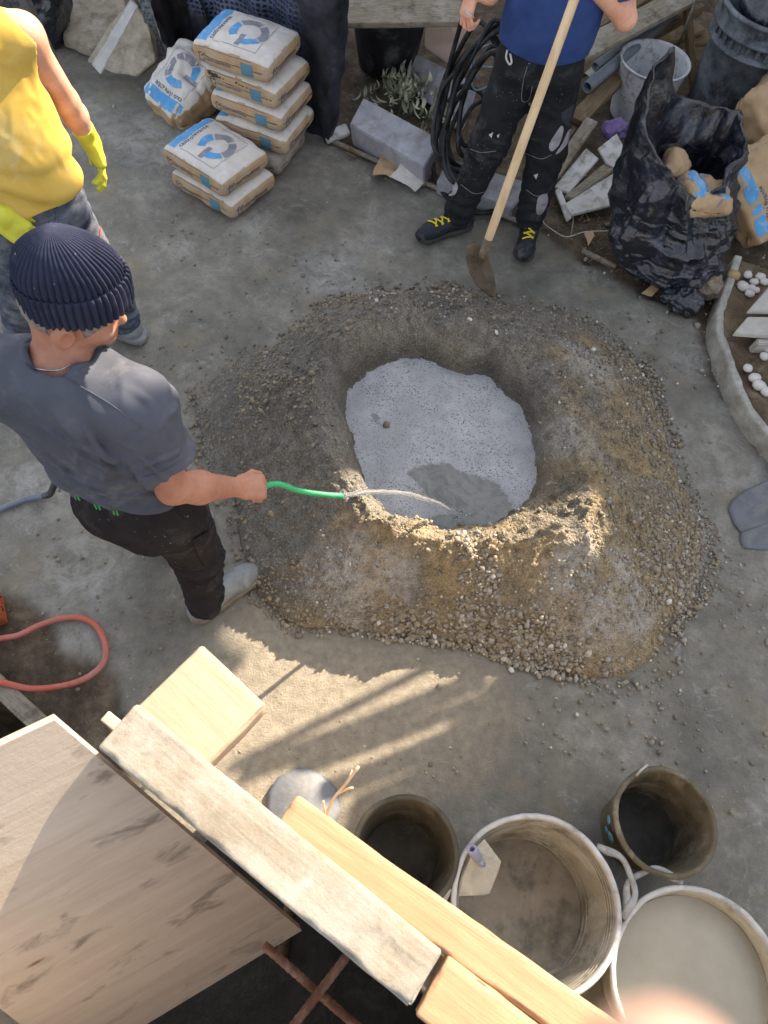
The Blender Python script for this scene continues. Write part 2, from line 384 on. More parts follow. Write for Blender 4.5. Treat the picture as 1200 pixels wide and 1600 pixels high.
def heap(X, Y, detail=True):
    dx = X-MC[0]; dy = Y-MC[1]; th = np.arctan2(dy, dx); r = np.hypot(dx, dy); P = np.stack([X, Y], -1)
    r0 = r; r = r+fbm(P, 5, 3, 21)*.03
    rp = np.interp(th, _p[0], _p[1]); rc = np.interp(th, _c[0], _c[1]); zc = np.interp(th, _c[0], _c[2]); rbs = np.interp(th, _b[0], _b[1])
    rc = np.maximum(rc, rp+.05); rbs = np.maximum(rbs*(.985+.05*fbm(P, 3.2, 4, 23)), rc+.12)
    rp0 = rp*.72
    u = np.clip((r0+.35*(r-r0)-rp)/(rc-rp), 0, 1); zin = POOL_Z+(zc-POOL_Z)*(u**.58)
    rq = r0+.35*(r-r0); zin = np.where(rq < rp, POOL_Z-.1*sstep(0, 1, (rp-rq)/(rp-rp0)), zin)
    v = np.clip((r-rc)/(rbs-rc), 0, 1.3); zout = zc*(1-v)**1.15*np.where(v < 1, 1, 0) if False else zc*np.clip(1-v, 0, 1)**.97-.03*np.clip(v-.93, 0, 1)*4
    z = np.where(r < rc, zin, zout)
    e = .016; z = np.where(np.abs(r-rc) < e*2, z-.010*np.cos((r-rc)/(e*2)*np.pi/2), z)
    if detail:
        body = np.clip(1.15-v, 0, 1)*(.2+.8*sstep(-.01, .07, r0-rp))
        z = z+body*(fbm(P, 6, 4, 31)*.03+fbm(P, 34, 4, 33)*.017+np.maximum(0, ridged(P, 14, 3, 35))*.022+np.maximum(0, fbm(P, 60, 2, 39)-.15)*.03)
        # rake marks running down the slopes
        z = z+body*.006*np.sin(th*46+fbm(P, 8, 2, 37)*4)*sstep(0, .2, np.abs(r-rc))
    return z, r, rp, rc, rbs, v
def m_heap():
    k = NT('wet_sand_and_gravel'); warm = k.attr('warm'); chalk = k.attr('chalk'); wet = k.attr('wet')
    n = k.noise(16, 9, .75); g = k.noise(90, 6, .75)
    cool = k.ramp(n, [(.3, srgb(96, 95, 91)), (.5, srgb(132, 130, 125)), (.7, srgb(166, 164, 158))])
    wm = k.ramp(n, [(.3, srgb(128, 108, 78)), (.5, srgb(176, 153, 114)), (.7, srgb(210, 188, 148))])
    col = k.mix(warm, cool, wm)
    v = k.voro(95); stone = k.ramp(v.outputs['Color'], [(.2, srgb(96, 86, 70)), (.5, srgb(140, 126, 102)), (.8, srgb(176, 166, 146))])
    col = k.mix(k.math('MULTIPLY', k.ramp(v.outputs['Distance'], [(.3, .55), (.5, 0.)]), k.ramp(k.noise(7, 4), [(.4, 0.), (.6, 1.)])), col, stone)
    col = k.mix(k.ramp(g, [(.54, 0.), (.72, .65)]), col, srgb(66, 60, 52))
    col = k.mix(k.math('MULTIPLY', chalk, k.ramp(k.noise(24, 9, .8), [(.36, 0.), (.56, .95)])), col, srgb(206, 203, 198))
    vf = k.voro(210); col = k.mix(k.math('MULTIPLY', k.ramp(vf.outputs['Distance'], [(.25, 0.), (.6, .5)]), k.ramp(k.noise(30, 5, .7), [(.35, .2), (.6, 1.)])), col, srgb(74, 68, 58)); col = k.mix(k.ramp(vf.outputs['Color'], [(.55, 0.), (.9, .45)]), col, srgb(186, 176, 156))
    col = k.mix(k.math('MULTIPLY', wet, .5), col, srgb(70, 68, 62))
    h = k.math('ADD', k.math('MULTIPLY', g, .7), k.math('MULTIPLY', k.math('SUBTRACT', 1., v.outputs['Distance']), .6))
    return k.out(col, .85, k.bump(h, 1., .018), .25)
M_HEAP = m_heap()
def blob(X, Y, lst, w=None):
    r = np.zeros_like(X)
    for (px, py, z, rr) in lst:
        c = at(px, py, z); r = np.maximum(r, sstep(rr, rr*.25, np.hypot(X-c[0], Y-c[1])+(0 if w is None else w)))
    return r
def build_heap():
    xs = np.arange(MC[0]-1.5, MC[0]+1.5, .0075); ys = np.arange(MC[1]-1.25, MC[1]+1.35, .0075); X, Y = np.meshgrid(xs, ys, indexing='ij')
    Z, r, rp, rc, rbs, v = heap(X, Y); P = np.stack([X, Y], -1); w = fbm(P, 7, 4, 41)
    th = np.arctan2(Y-MC[1], X-MC[0])
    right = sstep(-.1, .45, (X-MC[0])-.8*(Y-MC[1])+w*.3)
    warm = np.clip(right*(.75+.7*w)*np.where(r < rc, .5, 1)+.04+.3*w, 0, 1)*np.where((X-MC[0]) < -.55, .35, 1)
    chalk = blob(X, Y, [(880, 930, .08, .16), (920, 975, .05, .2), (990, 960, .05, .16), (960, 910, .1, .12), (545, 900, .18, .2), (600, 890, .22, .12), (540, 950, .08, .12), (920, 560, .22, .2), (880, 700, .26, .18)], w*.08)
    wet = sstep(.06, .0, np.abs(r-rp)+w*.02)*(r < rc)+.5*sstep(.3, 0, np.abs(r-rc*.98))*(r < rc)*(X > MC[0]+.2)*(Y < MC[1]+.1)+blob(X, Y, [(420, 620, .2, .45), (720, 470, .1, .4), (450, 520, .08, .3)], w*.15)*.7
    keep = (v < 1.12); nu, nv = X.shape; F = grid_faces(nu, nv); kf = keep.ravel()
    V = np.stack([X, Y, Z], -1).reshape(-1, 3); V[:, 2] = np.where(v.ravel() > .97, V[:, 2]-.004, V[:, 2])
    F = F[kf[F].all(1)]; used = np.unique(F); mp = np.full(len(V), -1); mp[used] = np.arange(len(used))
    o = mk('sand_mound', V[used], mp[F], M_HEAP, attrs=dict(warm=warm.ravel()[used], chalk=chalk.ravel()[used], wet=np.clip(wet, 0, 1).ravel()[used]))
    tag(o, 'ring-shaped heap of brown sand and gravel with a water-filled crater', 'mound')
build_heap()
def m_pool():
    k = NT('foamy_cement_water'); clear = k.attr('clear')
    w = k.noise(40, 2); v1 = k.voro(92); v2 = k.voro(50); v3 = k.voro(170)
    foam = k.ramp(k.noise(9, 6, .6), [(.3, srgb(142, 144, 147)), (.7, srgb(176, 178, 181))])
    def dots(v, a, b): return k.ramp(v.outputs['Distance'], [(a, 1.), (b, 0.)])
    m1 = k.math('MULTIPLY', dots(v1, .26, .36), k.ramp(k.noise(14, 4), [(.38, .15), (.58, 1.)]))
    m2 = k.math('MULTIPLY', dots(v2, .16, .23), k.ramp(k.noise(9, 4, .6), [(.46, 0.), (.58, 1.)]))
    m3 = k.math('MULTIPLY', dots(v3, .3, .4), .35)
    d = k.math('MAXIMUM', k.math('MAXIMUM', m1, m2), m3)
    foam = k.mix(d, foam, srgb(88, 88, 86))
    water = k.ramp(k.noise(16, 5, .6, None, 1.5), [(.35, srgb(86, 88, 86)), (.6, srgb(108, 110, 108))])
    edge = k.ramp(k.math('ADD', clear, k.math('MULTIPLY', k.math('SUBTRACT', k.noise(16, 7, .75), .5), 1.3)), [(.36, 0.), (.56, 1.)])
    foam = k.mix(k.ramp(k.noise(3.5, 4, .6), [(.4, 0.), (.65, .6)]), foam, srgb(142, 143, 144))
    col = k.mix(edge, foam, water)
    h = k.math('MULTIPLY', k.math('SUBTRACT', 1., d), k.math('SUBTRACT', 1., edge))
    rip = k.math('MULTIPLY', k.noise(26, 4, .6, None, 1.), k.math('MULTIPLY', edge, .8))
    return k.out(col, k.mix(edge, (.7, .7, .7, 1), (.14, .14, .14, 1)), k.bump(k.math('ADD', h, rip), .5, .004), .5)
def build_pool():
    n = 72; th = np.linspace(-np.pi, np.pi, n, endpoint=False); rp = np.interp(th, _p[0], _p[1])+.05
    rr = np.linspace(0, 1, 60)[1:]; V = [(MC[0], MC[1], POOL_Z)]
    for q in rr:
        for t, R in zip(th, rp): V.append((MC[0]+q*R*math.cos(t), MC[1]+q*R*math.sin(t), POOL_Z))
    V = np.array(V); V[:, 2] += fbm(V[:, :2], 12, 2, 5)*.003; F = []
    for j in range(n): F.append([0, 1+j, 1+(j+1) % n])
    for i in range(len(rr)-1):
        for j in range(n): a = 1+i*n+j; b = 1+i*n+(j+1) % n; F.append([a, a+n, b+n, b])
    poly = ats([(636, 738), (660, 727), (690, 724), (730, 742), (772, 752), (795, 775), (800, 800), (770, 822), (720, 828), (690, 838), (668, 815), (690, 800), (720, 803), (700, 790), (668, 775)], POOL_Z)[:, :2]
    leaf = ats([(577, 644), (590, 650), (597, 662), (585, 658)], POOL_Z)[:, :2]
    d = np.minimum(polydist(V[:, 0], V[:, 1], poly), polydist(V[:, 0], V[:, 1], leaf)*2)
    o = mk('water', V, F, m_pool(), attrs=dict(clear=sstep(.05, -.05, d))); tag(o, 'grey cement water with pale bubbly foam in the crater', kind='structure')
build_pool()

# ------------------------------------------------------------------ gravel: thousands of small stones, one mesh
def ico():
    t = (1+5**.5)/2
    V = np.array([(-1, t, 0), (1, t, 0), (-1, -t, 0), (1, -t, 0), (0, -1, t), (0, 1, t), (0, -1, -t), (0, 1, -t), (t, 0, -1), (t, 0, 1), (-t, 0, -1), (-t, 0, 1)], float)/math.hypot(1, t)
    F = np.array([(0, 11, 5), (0, 5, 1), (0, 1, 7), (0, 7, 10), (0, 10, 11), (1, 5, 9), (5, 11, 4), (11, 10, 2), (10, 7, 6), (7, 1, 8), (3, 9, 4), (3, 4, 2), (3, 2, 6), (3, 6, 8), (3, 8, 9), (4, 9, 5), (2, 4, 11), (6, 2, 10), (8, 6, 7), (9, 8, 1)])
    return V, F
ICO = ico()
def stones(C, S, rng, flat=.7):
    n = len(C); V0, F0 = ICO
    a = rng.normal(size=(n, 3, 3)); Q, _ = np.linalg.qr(a)
    sc = S[:, None]*rng.uniform(.65, 1.25, (n, 3)); sc[:, 2] *= flat
    V = np.einsum('nij,nkj->nki', Q*1.0, V0[None]*sc[:, None]*rng.uniform(.82, 1.15, (n, 12, 1)))
    V = V+C[:, None]; F = F0[None]+np.arange(n)[:, None, None]*12
    return V.reshape(-1, 3), F.reshape(-1, 3)
def m_stone():
    k = NT('river_gravel'); t = k.attr('tint')
    c = k.ramp(t, [(0., srgb(88, 84, 76)), (.3, srgb(122, 114, 101)), (.55, srgb(154, 140, 116)), (.75, srgb(152, 149, 143)), (.93, srgb(186, 178, 162)), (1., srgb(214, 210, 202))])
    c = k.mix(k.ramp(k.noise(140, 4), [(.4, 0.), (.7, .45)]), c, srgb(112, 104, 92))
    return k.out(c, .8, k.bump(k.noise(260, 3), .3, .003), .3)
M_STONE = m_stone()
def build_gravel():
    rng = np.random.default_rng(3); N = 120000
    X = rng.uniform(MC[0]-1.6, MC[0]+1.6, N); Y = rng.uniform(MC[1]-1.35, MC[1]+1.4, N)
    z, r, rp, rc, rbs, v = heap(X, Y); P = np.stack([X, Y], -1); w = fbm(P, 5, 3, 51)
    dx = X-MC[0]; dy = Y-MC[1]; th = np.arctan2(dy, dx)
    foot = np.exp(-((v-.92)/.24)**2)*np.clip(.6+1.3*fbm(P, 3.3, 3, 57)+.8*np.exp(-((th+1.35)/.7)**2), .1, 1.5)                       # coarse stones gather at the foot
    side = .35+.65*np.clip(np.cos(th+.55), 0, 1)+.75*np.clip(np.cos(th+1.6), 0, 1)+.45*np.clip(np.cos(th-3.0), 0, 1)
    dens = np.where(r < rc, .08+.12*(w > .05), np.clip(.08+.42*foot*side+.38*(w > .08)*side, 0, 1))
    dens = np.where(v > 1.08, np.exp(-(v-1.08)/.2)*.075*side*np.clip(.4+2*fbm(P, 4, 3, 58), 0, 1.4), dens)
    sand_spot = sstep(.25, .5, fbm(P, 2.3, 2, 55)); dens *= 1-.6*sand_spot; dens *= 1-.75*blob(X, Y, [(880, 930, .08, .16), (920, 975, .05, .2), (990, 960, .05, .15), (545, 900, .18, .16)], w*.1)
    dens = np.where(r < rp+.012, 0, dens)
    k = rng.uniform(0, 1, N) < dens; X, Y, z, v, r, rc, foot, th = [a[k] for a in (X, Y, z, v, r, rc, foot, th)]
    n = len(X); S = rng.lognormal(math.log(.0052), .38, n)*np.where(r < rc, .8, 1)*(1+.35*foot)*(1+.35*np.exp(-((th+1.2)/.8)**2)); S = np.clip(S, .0025, .016)
    z = np.where(v > 1.0, np.maximum(z, .004), z)
    V, F = stones(np.stack([X, Y, z+S*.25], -1), S, rng)
    warmth = np.clip(np.cos(th+1.0), 0, 1)*1.3
    t = np.clip(rng.beta(2, 2.4, n)*.8+.12*warmth+.05, 0, .93); t = np.where(rng.uniform(0, 1, n) < .035, .985, t)
    t = np.where((X-MC[0]) < -.45, .12+t*.62, t)
    o = mk('gravel', V, F, M_STONE, smooth=True, attrs=dict(tint=np.repeat(t, 12))); tag(o, 'small brown and grey gravel spilling from the heap', kind='stuff')
    print('gravel', n)
    # grit over the yard
    rng = np.random.default_rng(5); n = 1900; X = rng.uniform(-2.6, 2.4, n); Y = rng.uniform(-.3, 5.2, n)
    d = polydist(X, Y, P_DIRT_R); d2 = polydist(X, Y, P_DIRT_L); sd = polydist(X, Y, P_SAND)
    c = fbm(np.stack([X, Y], -1), 2, 3, 61)
    pr = .06+.5*(c > .12)+.7*np.exp(-(d/.15)**2)+.5*np.exp(-(d2/.15)**2)+.6*(sd < 0)+.4*np.exp(-(np.hypot(X-.9, Y-1.2)/.7)**2)
    _, _, _, _, _, v = heap(X, Y, False); k = (rng.uniform(0, 1, n) < pr) & (v > 1.05); X = X[k]; Y = Y[k]; n = len(X)
    S = np.clip(rng.lognormal(math.log(.0036), .5, n), .0018, .012)
    V, F = stones(np.stack([X, Y, S*.3+.004], -1), S, rng); t = np.clip(.35+.6*rng.beta(2, 2, n), 0, 1)
    o = mk('grit', V, F, M_STONE, attrs=dict(tint=np.repeat(t, 12))); tag(o, 'loose grit scattered over the concrete yard', kind='stuff')
build_gravel()

# ------------------------------------------------------------------ kerb with its soil bed
def build_kerb():
    line = ats([(1148, 400), (1135, 440), (1122, 480), (1119, 515), (1128, 545), (1142, 585), (1158, 625), (1180, 660), (1215, 700), (1280, 760)], .1)
    L = spline(line[:, :2], 60); T = np.gradient(L, axis=0); T /= np.linalg.norm(T, axis=1, keepdims=True); Nn = np.stack([-T[:, 1], T[:, 0]], -1)
    if Nn[30, 0] < 0: Nn = -Nn
    prof = [(-.004, -.3), (-.004, .02), (-.003, .085), (.0, .104), (.004, .108), (.030, .109), (.036, .104), (.038, -.1)]
    P = np.zeros((60, len(prof), 3))
    for j, (o_, z_) in enumerate(prof): P[:, j, :2] = L+Nn*(o_); P[:, j, 2] = z_
    nz = fbm(P, 26, 4, 71); P[..., :2] += (nz*.006)[..., None]*Nn[:, None]; P[..., 2] += fbm(P, 30, 3, 72)*.006*(P[..., 2] > .05)
    o = mk('kerb', P.reshape(-1, 3), grid_faces(60, len(prof)), gm('kerb_concrete', srgb(178, 177, 170), srgb(140, 138, 130), 14, dust=srgb(112, 104, 90), dusc=9, duamt=.25, rough=.9, bs=90, bst=.5)); tag(o, 'curved pale concrete kerb along the soil bed', kind='structure')
    W = np.linspace(.034, 1.2, 60); P = np.zeros((60, 60, 3)); P[..., :2] = L[:, None]+Nn[:, None]*W[None, :, None]
    P[..., 2] = .085+fbm(P, 5, 5, 73)*.03+np.maximum(0, ridged(P, 14, 3, 74))*.012
    o = mk('soil_bed', P.reshape(-1, 3), grid_faces(60, 60), gm('garden_soil', srgb(112, 97, 78), srgb(78, 66, 52), 7, dust=srgb(146, 136, 120), dusc=6, duamt=.35, dirt=srgb(50, 42, 34), rough=.95, bs=50, bst=.8, bd=.012)); tag(o, 'brown soil bed behind the curved kerb', kind='structure')
build_kerb()

# ------------------------------------------------------------------ unseen walls and poles, added and shaped to place sun and shade
_az = SUN_AZ/np.linalg.norm(SUN_AZ); _pr = np.array([_az[1], -_az[0]]); WD = 7.0; TEL = math.tan(rad(SUN_EL))
def to_wall(p):
    p = np.asarray(p, float); return np.array([p[:2] @ _pr, p[2]+(WD-p[:2] @ _az)*TEL])
def wall_xyz(s, z, d=0): q = _az*(WD+d)+_pr*s; return (q[0], q[1], z)
M_BLOCKER = gm('blocker_wall', srgb(170, 158, 140), srgb(140, 128, 112), 3)
def build_shade_blocker():
    h = thing('shade_blocker', 'added unseen walls and poles beyond the yard, shaped to cast its shade', 'shade blocker', wall_xyz(0, 0))
    def slab(name, s0, s1, z0, z1, d0=.0, d1=.25):
        c = [wall_xyz(s, z, d) for d in (d0, d1) for z in (z0, z1) for s in (s0, s1)]
        mk(name, c, [[0, 1, 3, 2], [4, 6, 7, 5], [0, 4, 5, 1], [2, 3, 7, 6], [0, 2, 6, 4], [1, 5, 7, 3]], M_BLOCKER, h, smooth=False)
    for w in SHADE_WALLS: slab('wall', *w)
    for a, b, r in POLES:  # added poles, placed to throw the shadow stripes on the ground
        mk('added_pole', *tube([wall_xyz(a[0], a[1]-2.5*TEL, -2.5), wall_xyz(b[0], b[1]-2.5*TEL, -2.5)], r, 10), M_BLOCKER, h)
    for s in (-1.2, .1): mk('added_pole', *tube([wall_xyz(s, -.1, -2.5), wall_xyz(s, 3.1, -2.5)], .04, 10), M_BLOCKER, h)
def wp(px, py, z=0.0): return to_wall(at(px, py, z))
SHADE_WALLS = [(-9, -2.60, -.1, 4.9, 0, .25), (-2.64, -2.22, -.1, 4.8, .3, .55), (-2.27, -1.31, -.1, 7.2, 0, .25), (-1.34, -1.02, -.1, 5.62, .3, .55), (-1.06, -.50, -.1, 4.13, 0, .25), (-1.05, -.86, 4.62, 6.5, .02, .26), (-.52, -.11, -.1, 3.94, .02, .26), (-.15, .62, -.1, 5.2, .3, .55), (.58, 6, -.1, 4.62, 0, .25)]  # wall heights and gaps set by which zones should be sunlit
def pole(p0, p1, r=.03, ext=.05):
    a = wp(*p0); b = wp(*p1); d = b-a; return (a-d*ext, b+d*ext, r)
POLES = [pole((372, 1196), (690, 1034), .017), pole((395, 1206), (735, 1070), .032), pole((470, 1205), (750, 1098), .026), pole((505, 1245), (765, 1130), .036), pole((560, 1275), (770, 1178), .05)]
build_shade_blocker()
# ================================================================== shared materials
KRAFT = gm('kraft_paper', srgb(180, 154, 122), srgb(162, 136, 104), 6, dust=srgb(188, 178, 164), dusc=4, duamt=.35, rough=.8, bs=22, bst=.35, bd=.006)
KRAFT_TOP = gm('pale_printed_paper', srgb(206, 202, 196), srgb(186, 180, 172), 5, dust=srgb(212, 212, 214), dusc=5, duamt=.4, rough=.7, bs=22, bst=.3, bd=.006)
KRAFT_OLD = gm('dusty_kraft_paper', srgb(150, 138, 122), srgb(122, 110, 96), 6, dust=srgb(172, 168, 160), dusc=5, duamt=.5, rough=.85, bs=24, bst=.4, bd=.006)
INK_BLUE = gm('blue_ink', srgb(74, 144, 200), srgb(96, 158, 204), 16, dust=srgb(176, 190, 204), dusc=9, duamt=.3, rough=.7, bs=30, bst=.1)
INK_TEAL = gm('teal_ink', srgb(78, 122, 146), srgb(100, 136, 152), 20, rough=.75, bs=30, bst=.1)
INK_GREY = gm('grey_ink', srgb(120, 122, 132), srgb(140, 142, 148), 16, dust=srgb(176, 176, 178), dusc=9, duamt=.3, rough=.7, bs=30, bst=.1)
INK_DARK = gm('dark_ink', srgb(70, 78, 104), srgb(84, 92, 118), 20, rough=.75, bs=30, bst=.1)
CONC = gm('broken_concrete', srgb(166, 158, 142), srgb(132, 124, 108), 10, dust=srgb(186, 182, 172), dusc=5, duamt=.4, dirt=srgb(106, 98, 84), rough=.9, bs=60, bst=.6, bd=.01)
CONC_P = gm('pale_concrete_edge', srgb(190, 190, 190), srgb(168, 168, 166), 14, rough=.9, bs=80, bst=.4)
BLOCK = gm('grey_cast_block', srgb(158, 160, 168), srgb(140, 142, 150), 5, dust=srgb(178, 180, 188), dusc=4, duamt=.4, dirt=srgb(120, 116, 108), rough=.9, bs=90, bst=.3, speck=srgb(110, 106, 98), spsc=60, spth=.1)
PINK = gm('pale_pink_block', srgb(198, 176, 164), srgb(184, 160, 146), 5, dust=srgb(206, 196, 188), dusc=4, duamt=.4, rough=.9, bs=90, bst=.2)
BLACKP = gm('black_plastic', srgb(34, 35, 38), srgb(44, 46, 50), 6, dust=srgb(110, 112, 112), dusc=6, duamt=.35, rough=.42, bs=40, bst=.15, spec=.5)
WOODG = gm('weathered_wood', srgb(150, 142, 126), srgb(112, 104, 90), 9, stretch=(1.2, 14, 14), dust=srgb(162, 158, 148), dusc=6, duamt=.4, dirt=srgb(84, 76, 66), rough=.9, bs=24, bst=.5)
WOODB = gm('old_brown_wood', srgb(126, 108, 84), srgb(92, 76, 58), 9, stretch=(1.2, 14, 14), dust=srgb(140, 128, 108), dusc=6, duamt=.3, rough=.9, bs=24, bst=.5)
WHITEP = gm('dirty_white_board', srgb(204, 204, 202), srgb(188, 188, 184), 6, dust=srgb(124, 116, 100), dusc=7, duamt=.35, dirt=srgb(104, 96, 80), rough=.85, bs=50, bst=.25)
GREYPIPE = gm('grey_pipe', srgb(126, 134, 144), srgb(104, 112, 122), 7, dust=srgb(150, 150, 146), dusc=8, duamt=.35, rough=.55, bs=60, bst=.1, spec=.4)

def place(name, shape, A, ang=0, tilt=(0, 0), mat=None, parent=None, label=None, cat=None, group=None, smooth=True):
    """one mesh built round its own origin, then set down at A"""
    o = mk(name, shape[0], shape[1], mat, None, smooth, loc=tuple(A), rot=(tilt[0], tilt[1], ang)); o['_o'] = [0, 0, 0]
    return tag(o, label, cat, group)
def beam(name, a, b, w, t, mat, label=None, cat=None, group=None, seed=0, noise=.0015, roll=0., wear=.004):
    a = np.asarray(a, float); b = np.asarray(b, float); d = b-a; L = np.linalg.norm(d)
    s = rbox(L, w, t, .003, 14, 3, 2, noise, 14, seed, wear)
    o = place(name, s, (a+b)/2, math.atan2(d[1], d[0]), (roll, -math.asin(d[2]/L)), mat); return tag(o, label, cat, group)
def slab_poly(name, P, t, mat, label=None, cat=None, group=None, noise=.004, seed=0, parent=None, sub=3):
    """broken plate: polygon (world points) pushed down by t along its normal"""
    import bmesh
    P = np.asarray(P, float); c = P.mean(0); n = np.zeros(3)
    for i in range(len(P)): n += np.cross(P[i]-c, P[(i+1) % len(P)]-c)
    n /= np.linalg.norm(n)
    if n[2] < 0: n = -n; P = P[::-1]
    bm = bmesh.new(); a = [bm.verts.new(p-c) for p in P]; b = [bm.verts.new(p-c-n*t) for p in P]; m = len(P)
    bm.faces.new(a); bm.faces.new(b[::-1])
    for i in range(m): bm.faces.new([a[i], b[i], b[(i+1) % m], a[(i+1) % m]])
    bmesh.ops.bevel(bm, geom=list(bm.edges), offset=min(.006, t*.2), segments=2, affect='EDGES')
    bmesh.ops.triangulate(bm, faces=[f for f in bm.faces if len(f.verts) > 4])
    for _ in range(sub): bmesh.ops.subdivide_edges(bm, edges=[e for e in bm.edges if e.calc_length() > .03], cuts=1, use_grid_fill=True)
    bm.normal_update(); V = np.array([v.co[:] for v in bm.verts]); N = np.array([v.normal[:] for v in bm.verts])
    V = V+N*(fbm(V+seed*2.3, 16, 3, seed)*noise)[:, None]
    F = [[v.index for v in f.verts] for f in bm.faces] if not bm.verts.index_update() else None; bm.free()
    o = mk(name, V, F, mat, None, False, loc=tuple(c))
    for p in o.data.polygons: p.use_smooth = False
    return tag(o, label, cat, group)
def put(o, parent):
    """make o a part of parent, keeping where it stands"""
    pl = Vector(parent.get('_o', (0, 0, 0))); o.parent = parent; o.location = o.location-pl; return o

# ================================================================== cement sacks
from mathutils.bvhtree import BVHTree
_txt = {}
def text_mesh(s, size):
    if (s, size) in _txt: return _txt[(s, size)]
    cu = bpy.data.curves.new('t', 'FONT'); cu.body = s; cu.size = size; cu.align_x = 'LEFT'; cu.resolution_u = 2; cu.offset = size*.012
    ob = bpy.data.objects.new('t', cu); COL.objects.link(ob); dg = bpy.context.evaluated_depsgraph_get(); me = ob.evaluated_get(dg).to_mesh()
    V = np.array([v.co[:] for v in me.vertices]); F = [list(p.vertices) for p in me.polygons]
    ob.evaluated_get(dg).to_mesh_clear(); bpy.data.objects.remove(ob); _txt[(s, size)] = (V, F); return V, F
def quad2(x0, y0, x1, y1, n=8, m=4): 
    g = np.stack(np.meshgrid(np.linspace(x0, x1, n), np.linspace(y0, y1, m), indexing='ij'), -1).reshape(-1, 2); return g, grid_faces(n, m).tolist()
def arc2(cx, cy, r0, r1, a0, a1, n=12):
    a = np.radians(np.linspace(a0, a1, n)); g = np.stack([np.stack([cx+r*np.cos(a), cy+r*np.sin(a)], -1) for r in np.linspace(r0, r1, 3)], 1).reshape(-1, 2)
    return g, grid_faces(n, 3).tolist()
def line2(x0, y0, x1, y1, w=.003, n=14):
    d = np.array([x1-x0, y1-y0], float); L = np.hypot(*d); d /= L; p = np.array([-d[1], d[0]])*w/2; t = np.linspace(0, L, n)
    g = np.stack([np.array([x0, y0])+t[:, None]*d+s*p for s in (-1, 1)], 1).reshape(-1, 2); return g, grid_faces(n, 2).tolist()
def txt2(s, x, y, size, rot=0.):
    V, F = text_mesh(s, size); c, sn = math.cos(rot), math.sin(rot); X = V[:, 0]*c-V[:, 1]*sn+x; Y = V[:, 0]*sn+V[:, 1]*c+y
    return np.stack([X, Y], -1), F
def decal(parent, name, bvh, face, shapes, mat, off=.0012):
    """flat print laid on the sack: 2-D shapes dropped onto its surface along one axis"""
    V = []; F = []; n = 0
    for g, f in shapes:
        ok = []; 
        for x, y in g:
            if face == 'top': o, d = Vector((x, y, 1)), Vector((0, 0, -1))
            elif face == 'side': o, d = Vector((x, -1, y)), Vector((0, 1, 0))
            elif face == 'end': o, d = Vector((1, x, y)), Vector((-1, 0, 0))
            h = bvh.ray_cast(o, d); ok.append(h[0] is not None); V.append(tuple(h[0]-d*off) if h[0] is not None else (0, 0, 0))
        F += [[i+n for i in q] for q in f if all(ok[i] for i in q)]; n += len(g)
    o = mk(name, V, F, mat, None, False); o.parent = parent; o.location = (0, 0, 0); return o
BL, BW, BH = .43, .345, .126
